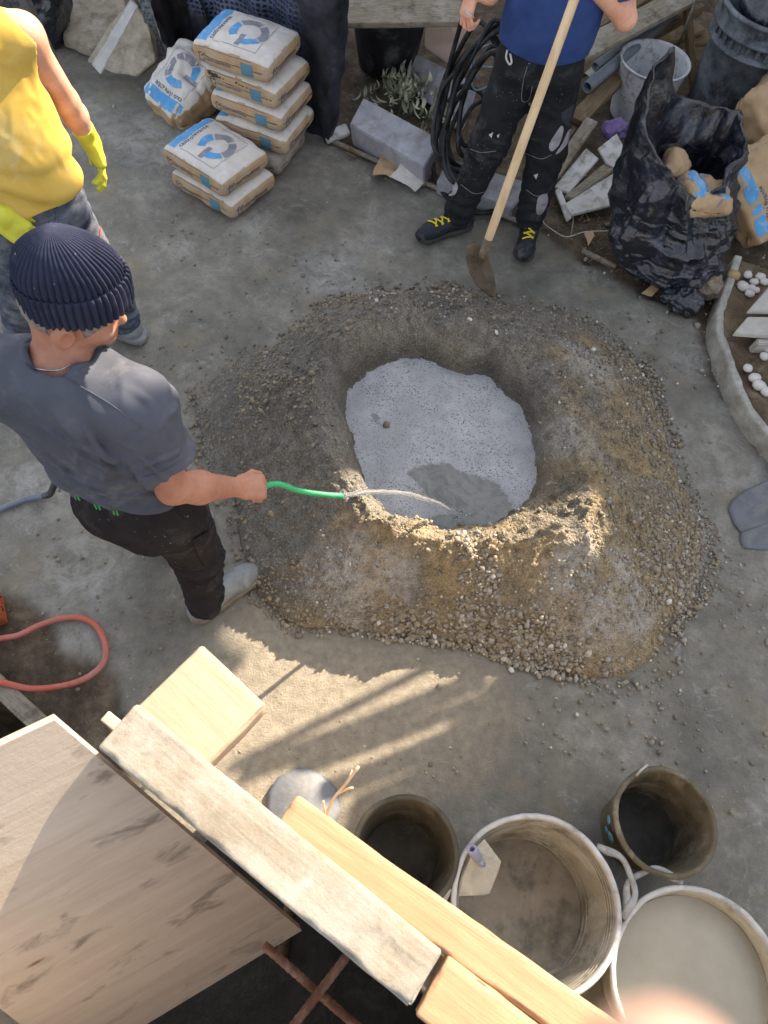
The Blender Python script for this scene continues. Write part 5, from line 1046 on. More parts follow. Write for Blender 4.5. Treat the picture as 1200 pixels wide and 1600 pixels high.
WORK_BRN = cloth('dusty_dark_work_cloth', srgb(46, 42, 43), srgb(33, 31, 34), dust=srgb(92, 85, 82), dusc=3.2, duamt=.28, speck=srgb(150, 144, 136), spsc=70, spth=.1)
WORK_BLK = cloth('black_work_cloth', srgb(40, 42, 46), srgb(28, 29, 33), dust=srgb(86, 88, 90), dusc=4, duamt=.22, speck=srgb(176, 178, 180), spsc=62, spth=.09)
JEANS = cloth('worn_blue_jeans', srgb(70, 80, 98), srgb(44, 52, 68), dust=srgb(146, 148, 152), dusc=4, duamt=.5)
GLOVE = gm('yellow_rubber_glove', srgb(206, 206, 70), srgb(188, 186, 60), 14, dust=srgb(176, 150, 104), dusc=11, duamt=.2, rough=.6, bs=90, bst=.2)
KNIT = cloth('navy_knit', srgb(46, 50, 70), srgb(34, 38, 56), 260, speck=srgb(180, 186, 200), spsc=34, spth=.07, dust=srgb(92, 96, 116), dusc=7, duamt=.2)
HAIR = gm('short_grey_hair', srgb(150, 142, 134), srgb(104, 96, 90), 90, rough=.8, bs=400, bst=.8)
HAIRD = gm('dark_hair', srgb(48, 38, 32), srgb(30, 24, 20), 60, rough=.6, bs=300, bst=.8)
SHOE_G = gm('dusty_grey_shoe', srgb(132, 136, 138), srgb(100, 105, 110), 10, dust=srgb(150, 148, 142), dusc=9, duamt=.5, rough=.8, bs=90, bst=.4)
SOLE_T = gm('muddy_sole', srgb(150, 138, 116), srgb(116, 106, 90), 14, rough=.9, bs=80, bst=.4)
SHOE_K = gm('black_safety_shoe', srgb(38, 42, 50), srgb(28, 31, 38), 10, dust=srgb(112, 112, 108), dusc=10, duamt=.3, speck=srgb(170, 170, 166), spsc=90, spth=.1, rough=.5, bs=90, bst=.3)
SOLE_K = gm('dusty_black_sole', srgb(74, 72, 66), srgb(54, 52, 48), 14, rough=.9, bs=80, bst=.4)
LACE_Y = gm('yellow_lace', srgb(226, 206, 50), srgb(206, 186, 40), 30)
WHITE_R = gm('pale_reflective_cloth', srgb(160, 157, 164), srgb(134, 131, 140), 20, dust=srgb(130, 126, 126), dusc=14, duamt=.35, rough=.7)
PAINT_W = gm('white_paint_smear', srgb(198, 198, 198), srgb(170, 170, 172), 40, rough=.8)

def u_(v): v = np.asarray(v, float); return v/np.linalg.norm(v)
def bend(X, Z, a): return X*math.cos(a)-Z*math.sin(a)
def hand_parts(W, X, Z, thumb, curls=(.5, .6, .4), s=1.0, fat=1.0, spread=.06, tdir=(.62, .6, -.35), tb=.35, cv=(0, 0, 0, 0)):
    """palm block and finger bones; thumb = +1 / -1 gives the side of the thumb along Z x X"""
    X = u_(X); Z = u_(Z-X*np.dot(Z, X)); Y = np.cross(Z, X)*thumb; W = np.asarray(W, float); seg = []
    bones = [((.030, .040, .024, .019), .0088), ((.0105, .044, .027, .020), .0090), ((-.0095, .041, .025, .020), .0086), ((-.0285, .033, .020, .018), .0076)]
    for i, ((off, l1, l2, l3), r) in enumerate(bones):
        p = W+X*(.088-.006*abs(i-1))*s+Y*off*s; a = 0.; r *= s*fat; x = u_(X+Y*spread*(1.5-i)); ch = []
        for l, c in zip((l1, l2, l3), curls):
            a += c+cv[i]; q = p+bend(x, Z, a)*l*s; ch.append((p, q, r, r*.92)); p = q; r *= .92
        seg.append(ch)
    d = u_(X*tdir[0]+Y*tdir[1]+Z*tdir[2]); p = W+X*.022*s+Y*.026*s-Z*.004*s; q = p+d*.045*s; d2 = u_(d+X*tb*1.2-Y*tb-Z*tb*.4); e = q+d2*.033*s
    th = [(p, q, .0125*s*fat, .0100*s*fat), (q, e, .0098*s*fat, .0080*s*fat)]
    return W, X, Y, Z, s, fat, seg, th
def hand_d(p, H):
    W, X, Y, Z, s, fat, seg, th = H; R = np.array([X, Y, Z])
    d = rb(p, W+X*.045*s-Y*.001*s, (.043*s, .036*s*fat, .0125*s*fat), .012*s, R)
    d = smin(d, cap(p, W+X*.02*s+Y*.02*s, W+X*.08*s+Y*.024*s, .015*s*fat, .012*s*fat), .012); d = smin(d, cap(p, W, W+X*.06*s, .023*s*fat, .019*s*fat), .015)
    r = d
    for ch in seg: r = np.minimum(r, smin(smins([cap(p, *c) for c in ch], .004), d, .008)) if False else np.minimum(r, smins([cap(p, *c) for c in ch], .003))
    for i, ch in enumerate(seg): r = smin(r, np.linalg.norm(p-ch[0][0]-Z*.004*s, axis=1)-.0098*s*fat, .005)
    r = smin(r, d, .006); t = smins([cap(p, *c) for c in th], .004); return np.minimum(np.minimum(r, smin(t, d, .010)), r)
def near(p, lo, hi, fn, far=.08):
    """evaluate fn only for points within a box, elsewhere a positive distance bound"""
    m = ((p > lo-far) & (p < hi+far)).all(1); r = np.full(len(p), 9.)
    q = np.maximum(np.maximum(lo-p, p-hi), 0); r = np.linalg.norm(q, axis=1)+.02
    if m.any(): r[m] = fn(p[m])
    return r
def head_d(p, c, R):
    """R rows: forward, left, up"""
    f, l, u = R; c = np.asarray(c)
    d = ell(p, c-f*.008+u*.012, (.098, .077, .105), R)
    d = smin(d, ell(p, c+f*.038-u*.045, (.062, .058, .062), R), .03); d = smin(d, cap(p, c+f*.075-u*.092, c+f*.082-u*.094, .018), .03)
    d = smin(d, cap(p, c+f*.088+u*.005, c+f*.106-u*.03, .008, .0115), .014)                      # nose
    d = smin(d, cap(p, c+f*.088+l*.03+u*.022, c+f*.088-l*.03+u*.022, .012), .02)                 # brow
    d = smin(d, cap(p, c+f*.092-u*.062+l*.018, c+f*.092-u*.062-l*.018, .0085), .008)             # lips
    for s in (1, -1):
        d = -smin(-d, ell(p, c+f*.102+l*s*.032+u*.006, (.02, .016, .010), R), .01); d = np.minimum(d, ell(p, c+f*.08+l*s*.032+u*.006, (.013, .013, .012), R))
        d = smin(d, cap(p, c+f*.066+l*s*.04-u*.03, c+f*.07+l*s*.045-u*.03, .016), .02)
        e = ell(p, c-f*.014+l*s*.086-u*.022, (.025, .013, .035), R); e = -smin(-e, ell(p, c-f*.004+l*s*.101-u*.019, (.014, .013, .023), R), .003)
        d = smin(d, e, .006)
    return d
def torso_d(p, pel, chest, rsh, lsh, neck, fw, sx=1., hemw=1.):
    pel, chest, rsh, lsh, neck = [np.asarray(v, float) for v in (pel, chest, rsh, lsh, neck)]; f = u_([fw[0], fw[1], 0]); l = np.array([-f[1], f[0], 0]); R = np.array([f, l, [0, 0, 1]]); R = R
    up = u_(chest-pel); R2 = frame(f, up); R2 = np.array([np.cross(R2[1], up), R2[1], up])
    d = ell(p, pel+up*.04, (.128*sx*hemw, .178*sx*hemw, .22), R2); d = smin(d, ell(p, chest-up*.03, (.128*sx, .180*sx, .24), R2), .10)
    d = smin(d, cap(p, lsh, rsh, .062*(sx if sx < .95 else 1)), .09); d = smin(d, cap(p, neck-up*.03, lsh*.62+neck*.38, .06, .055), .05); d = smin(d, cap(p, neck-up*.03, rsh*.62+neck*.38, .06, .055), .05)
    d = smin(d, ell(p, chest+up*.06-f*.05, (.07*sx, .15*sx, .13), R2), .06)
    return d
def boot(parent, heel, toe, ank, mat, smat, seed=0, laces=None, s=1., width=.043):
    heel = np.array([heel[0], heel[1], 0.]); toe = np.array([toe[0], toe[1], 0.]); f = u_(toe-heel); l = np.array([-f[1], f[0], 0]); R = np.array([f, l, [0, 0, 1]]); L = np.linalg.norm(toe-heel); ank = np.asarray(ank, float); z0 = float(ank[2])-.10
    o = np.array([0, 0, z0]); A = heel+f*.045+o; B = toe-f*.055+o
    def up(p):
        d = cap(p, A+[0, 0, .045], A+f*.05+[0, 0, .05], .042, .044); d = smin(d, ell(p, B-f*.01+[0, 0, .032], (.075, .048, .046), R), .03); d = smin(d, cap(p, A+f*.05+[0, 0, .055], B-f*.03+[0, 0, .045], .043, .040), .03)
        d = smin(d, cap(p, A+f*.012+[0, 0, .05], ank+[0, 0, .03], .043, .048), .03); d = np.maximum(d, -(p[:, 2]-z0-.018)); return d-fbm(p, 26, 3, seed)*.003-ridged(p*[1, 1, .7], 20, 2, seed+4)*.0018
    lo = np.minimum(np.minimum(heel, toe), ank)-.09; hi = np.maximum(np.maximum(heel, toe), ank)+.11; lo[2] = z0-.01; hi[2] = z0+.19
    V, F = sdf_mesh(up, lo, hi, .0045); b = mk('shoe', V, F, mat, parent)
    def so(p):
        q = p.copy(); d = smins([cap(q*[1, 1, 0], A*[1, 1, 0], (A+f*.08)*[1, 1, 0], .046, .042), cap(q*[1, 1, 0], (A+f*.08)*[1, 1, 0], B*[1, 1, 0], .042, .054)], .03); return np.maximum(d, np.abs(p[:, 2]-z0-.0145)-.013)-.001
    V, F = sdf_mesh(so, lo, hi, .005); sol = mk('sole', V, F, smat, parent); sol.parent = b
    sol.location = (0, 0, 0)
    if laces:
        bv = BVHTree.FromPolygons([tuple(v) for v in (np.array([w.co[:] for w in b.data.vertices]))], [list(q.vertices) for q in b.data.polygons])
        pl = np.array(parent.get('_o', (0, 0, 0)))
        for i in range(7):
            t = .42+.055*i; c = heel+f*L*t; s_ = 1 if i % 2 else -1; P = []
            for q in np.linspace(-1, 1, 9):
                o_ = c+l*q*.026*s_+f*q*.014; h = bv.ray_cast(Vector(o_-pl+[0, 0, .5]), Vector((0, 0, -1)))
                if h[0] is not None: P.append(np.array(h[0])+[0, 0, .0035])
            if len(P) > 3: mk('lace', *tube(P, .0042, 6), laces).parent = b
    return b
def mesh_bvh(o):
    off = Vector((0, 0, 0)); x = o
    while x is not None: off += x.location; x = x.parent
    return BVHTree.FromPolygons([tuple(v.co+off) for v in o.data.vertices], [list(q.vertices) for q in o.data.polygons])
def cam_hit(bv, px, py): 
    d = Vector(CR @ np.array([px-600., -(py-800.), -FPX])).normalized(); h = bv.ray_cast(Vector(CC), d); return None if h[0] is None else (np.array(h[0]), np.array(h[1]))
def patch(parent, name, bv, poly, mat, off=.0025, rings=5):
    """piece of cloth or paint lying on the garment, its outline found on the garment's surface"""
    P = np.array(poly, float); m = len(P); Q = spline(P, m*4, True) if m > 4 else np.concatenate([P[i]+(P[(i+1) % m]-P[i])*t for i in range(m) for t in np.linspace(0, 1, 4, endpoint=False)[:, None]]).reshape(-1, 2)
    c = P.mean(0); V = []; n = len(Q)
    for q in list(np.linspace(1, 0, rings+1)[:-1]):
        for x in Q: V.append(cam_hit(bv, *(c+(x-c)*q)))
    V.append(cam_hit(bv, *c))
    if any(v is None for v in V): V = [v if v is not None else V[-1] for v in V]
    if V[-1] is None: return None
    W = [v[0]+v[1]*off*(1 if v[1] @ (CC-v[0]) > 0 else -1) for v in V]; F = []
    for i in range(rings-1):
        for j in range(n): a = i*n+j; b = i*n+(j+1) % n; F.append([a, b, b+n, a+n])
    for j in range(n): F.append([(rings-1)*n+j, (rings-1)*n+(j+1) % n, rings*n])
    return mk(name, W, F, mat, parent)
def thread(parent, name, bv, pts, r, mat, off=.002, n=24):
    P = [cam_hit(bv, *q) for q in spline(np.array(pts, float), n)]; P = [h[0]+h[1]*off for h in P if h is not None]
    return mk(name, *tube(P, r, 6), mat, parent) if len(P) > 3 else None
def leg_d(p, hip, knee, ank, r):
    return smin(cap(p, hip, knee, r[0], r[1]), cap(p, knee, ank, r[1], r[2]), .03)
def folds(p, knees, anks, seed, amp=.006):
    w = fbm(p, 9, 3, seed); d = ridged(p*[1, 1, .8]+seed, 8, 3, seed+2)*amp*.9
    for k in knees: g = np.exp(-(np.linalg.norm(p-k, axis=1)/.14)**2); d = d+g*amp*np.sin(p[:, 2]*80+w*7+p[:, 0]*25)
    for k in anks: g = np.exp(-(np.linalg.norm(p-k-[0, 0, .05], axis=1)/.11)**2); d = d+g*amp*1.3*np.sin(p[:, 2]*110+w*6+p[:, 1]*30)
    return d
def bounds(*pts, pad=.2): a = np.array(pts, float); return a.min(0)-pad, a.max(0)+pad

# ------------------------------------------------------------------ the man in the beanie
def man_beanie():
    t = thing('person', 'man in navy beanie, grey t-shirt and dark work trousers spraying water from a green hose', 'person', (-.68, 1.06, 0))
    fw = u_([.30, .95, 0]); pel = np.array([-.705, 1.03, .93]); chest = np.array([-.745, 1.045, 1.24]); rsh = np.array([-.588, 1.0, 1.365]); lsh = np.array([-.915, 1.06, 1.385]); neck = np.array([-.765, 1.055, 1.43])
    elb = at(270, 762, 1.12); wri = at(368, 761, .965); lelb = lsh+[-.06, .05, -.27]; lwri = lelb+[.06, .2, -.12]
    hc = np.array([-.722, 1.115, 1.575]); f = u_([.93, .26, -.36]); R = frame(f); R = np.array([R[0], R[1], np.cross(R[0], R[1])])
    # hand: closed round the hose
    HX = u_(u_(wri-elb)*.8+np.array([.35, .1, -.1])); HZ = u_(np.array([-.25, -.35, .9])); H = hand_parts(wri+u_(wri-elb)*.012, HX, HZ, 1, (.95, 1.45, 1.0), 1.0, .98, .05, (.85, .45, -.05), .5, (0, .06, .14, .24))
    H2 = hand_parts(lwri, u_(lwri-lelb), np.array([-.5, 0, .8]), -1, (.5, .6, .4))
    def body(p):
        d = cap(p, rsh, elb, .050, .042); d = smin(d, smin(cap(p, elb, elb*.6+wri*.4, .041, .043), cap(p, elb*.6+wri*.4, wri, .043, .0275), .02), .02); d = smin(d, cap(p, lsh, lelb, .05, .042), .03); d = smin(d, cap(p, lelb, lwri, .042, .028), .02)
        d = smin(d, cap(p, neck-[0, 0, .05], hc-R[0]*.03-R[2]*.05, .062, .056), .03); d = smin(d, torso_d(p, pel, chest, rsh-[.012, 0, .012], lsh+[.012, 0, -.012], neck, fw, .8), .04)
        d = np.minimum(d, 9); d = smin(d, near(p, hc-.13, hc+.13, lambda q: head_d(q, hc, R)), .02)
        d = smin(d, near(p, wri-.10, wri+.12, lambda q: hand_d(q, H)), .012); return smin(d, near(p, lwri-.12, lwri+.16, lambda q: hand_d(q, H2)), .012)
    lo, hi = bounds(pel, chest, rsh, lsh, elb, wri+[.1, .05, -.05], lwri+[0, .12, -.05], hc+[0, .05, .02], pad=.15); lo[2] = .85
    V, F = sdf_mesh(body, lo, hi, .0027); body_o = mk('body', V, F, SKIN1, t)
    # nape hair under the hat
    def hair(p): return np.maximum(np.maximum(ell(p, hc-R[0]*.008+R[2]*.012, (.1025, .0815, .1095), R)-np.abs(fbm(p, 90, 2, 3))*.002, (p-hc) @ R[0]-.062-.012*fbm(p, 60, 2, 5)), np.maximum(np.maximum(-(np.abs((p-hc) @ R[1])-.02)*0-1, .036-np.linalg.norm(np.stack([(p-hc) @ R[0]+.010, (p-hc) @ R[2]+.026], 1), axis=1)), np.maximum(-((p-hc) @ R[2]+.055-.25*np.maximum((p-hc) @ R[0]+.02, 0)+.012*fbm(p, 50, 2, 6)), ((p-hc) @ R[2])-.05)))
    V, F = sdf_mesh(hair, hc-.14, hc+.14, .004); mk('hair', V, F, HAIR, t)
    # beanie: ribbed lathe
    n = 624; prof = np.array([(.90, -.030), (.97, -.034), (1.045, -.030), (1.065, -.015), (1.07, .01), (1.065, .03), (1.05, .042), (1.01, .047), (.975, .043), (.965, .05), (.965, .058), (.945, .070), (.90, .086), (.82, .102), (.70, .118), (.55, .132), (.38, .143), (.22, .150), (.09, .154), (.0, .154)])
    s = np.linspace(0, 1, len(prof)); q = np.linspace(0, 1, 74); pr = np.stack([np.interp(q, s, prof[:, 0]), np.interp(q, s, prof[:, 1])], -1)
    a = np.linspace(0, 2*np.pi, n, endpoint=False); V = np.zeros((74, n, 3))
    for i in range(74):
        r, z = pr[i]; top = sstep(.07, .135, z)
        rib = np.abs(np.sin(a*23+.25*np.sin(a*3+z*30)))**.7; k_ = np.where(r > .15, 1, r/.15)
        rr = r*(1+.10*(rib-.65)*k_*(1-.2*top))*(1-.07*top*np.abs(np.cos(a*2.5+.4)))
        V[i, :, 0] = rr*np.cos(a)*.108-.014*(max(z, 0)/.15)**2; V[i, :, 1] = rr*np.sin(a)*.0885; V[i, :, 2] = z
    V = V.reshape(-1, 3); V = V+np.stack([fbm(V, 12, 3, 7+j) for j in range(3)], -1)*.0045
    ax = u_(R[2]-R[0]*.30); B = np.array([np.cross(R[1], ax), R[1], ax]); W = V @ B+hc+R[2]*.040+R[0]*.002
    I = np.arange(74*n).reshape(74, n); J = np.roll(I, -1, 1); F = np.stack([I[:-1], J[:-1], J[1:], I[1:]], -1).reshape(-1, 4); mk('beanie', W, F, KNIT, t)
    # t-shirt
    FL = []
    def base(p): return smin(torso_d(p, pel+[0, 0, .02], chest, rsh, lsh, neck, fw, 1.0, 1.03), cap(p, rsh, rsh*.42+elb*.58, .068, .071), .045)-.004
    for pts, a_, w_ in (([(186, 728), (160, 708), (132, 668)], .011, .013), ([(176, 736), (121, 712), (84, 676)], .010, .013), ([(50, 690), (108, 742), (190, 762)], .012, .015), ([(22, 668), (52, 702), (98, 740)], .011, .014), ([(190, 737), (236, 722), (280, 708)], .008, .010), ([(203, 610), (236, 632), (270, 684)], .007, .010), ([(200, 700), (226, 676), (240, 650)], .008, .011), ([(20, 620), (60, 660), (120, 700)], .006, .014), ([(205, 748), (250, 765), (300, 768)], .008, .012), ([(120, 760), (180, 776), (240, 776)], .008, .010), ([(214, 708), (250, 742), (262, 752)], .007, .009)):
        S = spline(np.array([sdf_hit(base, *q) for q in pts]), 9); FL.append((S, a_, w_))
    def fold(p):
        r = np.zeros(len(p))
        for S, a_, w_ in FL:
            dd = np.min([cap(p, S[i], S[i+1], 0) for i in range(8)], axis=0); e = np.minimum(np.linalg.norm(p-S[0], axis=1), np.linalg.norm(p-S[-1], axis=1)); fade = sstep(0, .05, e)
            w_ = w_*.85; r += a_*(np.exp(-(dd/w_)**2)-.55*np.exp(-(dd/(2.4*w_))**2))*(.35+.65*fade)
        return r
    def shirt(p):
        d = torso_d(p, pel+[0, 0, .02], chest, rsh, lsh, neck, fw, 1.0, 1.03)
        sl = lambda sh, el: cap(p, sh, sh*.42+el*.58, .068, .071)
        ex = u_(elb-rsh); sl1 = np.maximum(sl(rsh, elb), (p-(rsh+(elb-rsh)*.60)) @ ex); ex2 = u_(lelb-lsh); sl2 = np.maximum(sl(lsh, lelb), (p-(lsh+(lelb-lsh)*.60)) @ ex2)
        d = smin(smin(d, sl1, .045), sl2, .045)
        q = p @ np.array([[.8, .2, .55], [-.3, .9, .3], [-.5, -.3, .8]]).T
        fo = ridged(q*[1, 1, .4]+fbm(p, 3, 2, 6)[:, None]*.2, 6.5, 2, 3)*.016+fbm(p, 6, 3, 5)*.007
        g = np.exp(-(np.linalg.norm(p-(rsh+[-.03, -.02, -.13]), axis=1)/.13)**2); fo = fo+g*.010*np.sin((p @ u_([.6, -.2, .75]))*80+fbm(p, 7, 2, 8)*5)
        g = np.exp(-((p[:, 2]-1.05)/.07)**2); fo = fo+g*.006*np.sin(p[:, 2]*85+fbm(p, 6, 2, 9)*6+p[:, 0]*14)
        d = d-fo-.004-np.maximum(fold(p)*3.0, -.012); nk = ell(p, neck+[.0, .0, .035]+fw*.012, (.082, .078, .052), np.array([fw, [-fw[1], fw[0], 0], [0, 0, 1.]])); d = -smin(-d, nk, .008)
        return np.maximum(d, -(p[:, 2]-(1.05+.05*(p @ fw-pel @ fw)+.008*fbm(p, 8, 2, 2))))
    lo, hi = bounds(pel, chest, rsh, lsh, elb, lelb, pad=.17); lo[2] = .94; V, F = sdf_mesh(shirt, lo, hi, .0045); sh_o = mk('t_shirt', V, F, GREY_TEE, t); sb = mesh_bvh(sh_o)
    # collar band: ring sitting on the neckline
    ring = []
    for an in np.linspace(0, 2*np.pi, 60, endpoint=False):
        c = neck+[0, 0, .2]+fw*(.012+.080*math.cos(an))+np.array([-fw[1], fw[0], 0])*.077*math.sin(an); h = sb.ray_cast(Vector(c), Vector((0, 0, -1)))
        ring.append(np.array(h[0])+[0, 0, -.001] if h[0] is not None else c-[0, 0, .2])
    ring = np.array(ring); ring = (ring+np.roll(ring, 1, 0)+np.roll(ring, -1, 0)+np.roll(ring, 2, 0)+np.roll(ring, -2, 0))/5; mk('collar', *tube(np.concatenate([ring, ring[:1]])+[0, 0, .003], .0095, 8), GREY_TEE, t)
    for pts in ([(98, 588), (140, 612), (185, 640), (222, 672)], [(224, 746), (255, 736), (288, 716)]): thread(t, 'shirt_seam', sb, pts, .0016, GREY_TEE, .0008, 40)
    bb = mesh_bvh(body_o); NECK = gm('silver_chain', srgb(196, 196, 200), srgb(150, 150, 156), 60, rough=.3, metal=.8)
    thread(t, 'necklace', bb, [(12, 535), (22, 556), (42, 571), (66, 578), (92, 578), (110, 570)], .0022, NECK, .001, 40)
    # trousers
    rh = np.array([-.612, 1.005, .86]); rk = np.array([-.600, 1.035, .50]); ra = at(322, 938, .11); lh = np.array([-.80, 1.045, .86]); la = at(262, 838, .11); lk = (lh+la)/2+[.02, .05, .02]
    Rp = np.array([fw, [-fw[1], fw[0], 0], [0, 0, 1.]])
    def trou(p):
        d = ell(p, pel+[0, 0, -.03], (.128, .176, .15), Rp); d = smin(d, leg_d(p, rh, rk, ra, (.098, .078, .062)), .04); d = smin(d, leg_d(p, lh, lk, la, (.100, .083, .071)), .04); d = smin(d, ell(p, pel-fw*.065+[0, 0, -.08], (.08, .155, .10), Rp), .05)
        d = d-folds(p, [rk, lk], [ra, la], 4, .0095); w = ridged(p*[1.2, 1.2, .6], 11, 2, 14)*.005; d = d-w
        return np.maximum(np.maximum(d, p[:, 2]-1.08), -(p[:, 2]-.10-.02*fbm(p, 7, 2, 1)))
    lo, hi = bounds(rh, lh, rk, ra, la, pel, pad=.2); lo[2] = .03; hi[2] = 1.12; V, F = sdf_mesh(trou, lo, hi, .005); tr = mk('trousers', V, F, WORK_BRN, t); tb = mesh_bvh(tr)
    GRN = gm('bright_green_loop', srgb(70, 190, 90), srgb(54, 160, 74), 20)
    for pts in ([(116, 772), (121, 780)], [(147, 783), (153, 795)], [(175, 790), (180, 803)]):
        for dx in (0, 7): thread(t, 'belt_loop', tb, [(pts[0][0]+dx*.8, pts[0][1]+dx*.2), (pts[1][0]+dx*.8, pts[1][1]+dx*.2)], .0026, GRN, .003, 8)
    patch(t, 'thigh_pocket', tb, [(298, 842), (324, 828), (340, 880), (318, 884)], WORK_BRN, .006)
    thread(t, 'pocket_seam', tb, [(268, 790), (290, 812), (318, 830)], .002, WORK_BLK, .001)
    hl = at(297, 966, .04); te = at(398, 888, .04); boot(t, hl, te, ra, SHOE_G, SOLE_T, 3)
    d = u_(te-hl)[:2]; boot(t, la-np.append(d*.06, 0), la+np.append(d*.2, 0), la, SHOE_G, SOLE_T, 5)
    return H
HB = man_beanie()

# ------------------------------------------------------------------ hose in his hand and the water it throws
def hose_and_water():
    W, X, Y, Z = HB[:4]; p0 = W+X*.075-Z*.022; pts = [W+X*.03-Z*.024-Y*.01, p0, p0+X*.05-np.array([0, 0, .0])]
    zs = float(p0[2]); q = [at(432, 756, zs-.01), at(465, 766, zs-.045), at(500, 772, zs-.08), at(535, 775, zs-.115)]
    P = spline(np.array([pts[0], p0]+q), 50)
    gg = gm('green_garden_hose', srgb(44, 168, 104), srgb(36, 146, 90), 8, dust=srgb(120, 180, 150), dusc=10, duamt=.2, rough=.4, spec=.5, bs=80, bst=.1)
    tag(mk('green_hose', *tube(P, .0088, 12), gg), 'bright green hose held in the fist of the man in the beanie', 'hose')
    a = P[-1]; b = at(716, 806, POOL_Z); t = np.linspace(0, 1, 60)[:, None]; d = b-a; J = a+d*[1, 1, 0]*t; J[:, 2] = a[2]+(-.26*t[:, 0]+(d[2]+.26)*t[:, 0]**2)
    J[:, :2] += fbm(np.concatenate([t*3, t*0], 1), 4, 2, 3)[:, None]*.004
    r = np.interp(t[:, 0], [0, .15, .5, .85, 1], [.0082, .0085, .0095, .0075, .0065])*(1+.16*fbm(np.concatenate([t*30, t], 1), 1, 2, 4))
    k = NT('clear_water_stream'); k.out((.94, .95, .95, 1), .03, k.bump(k.noise(90, 3, .6, k.mapping((1, 1, 1))), .15, .004), .6, trans=.9); k.b.inputs['IOR'].default_value = 1.33
    w = tag(mk('water_jet', *tube(J, r, 14), k.m), 'clear water jet arching from the green hose into the pool', 'water jet')
    rng = np.random.default_rng(8)
    V, F = stones(np.array([b+[rng.normal(0, .018), rng.normal(0, .018), abs(rng.normal(0, .014))+.003] for _ in range(60)]), rng.uniform(.001, .004, 60), rng, 1); mk('splash_drops', V, F, k.m, None)['kind'] = 'stuff'; bpy.data.objects['splash_drops'].parent = w
hose_and_water()

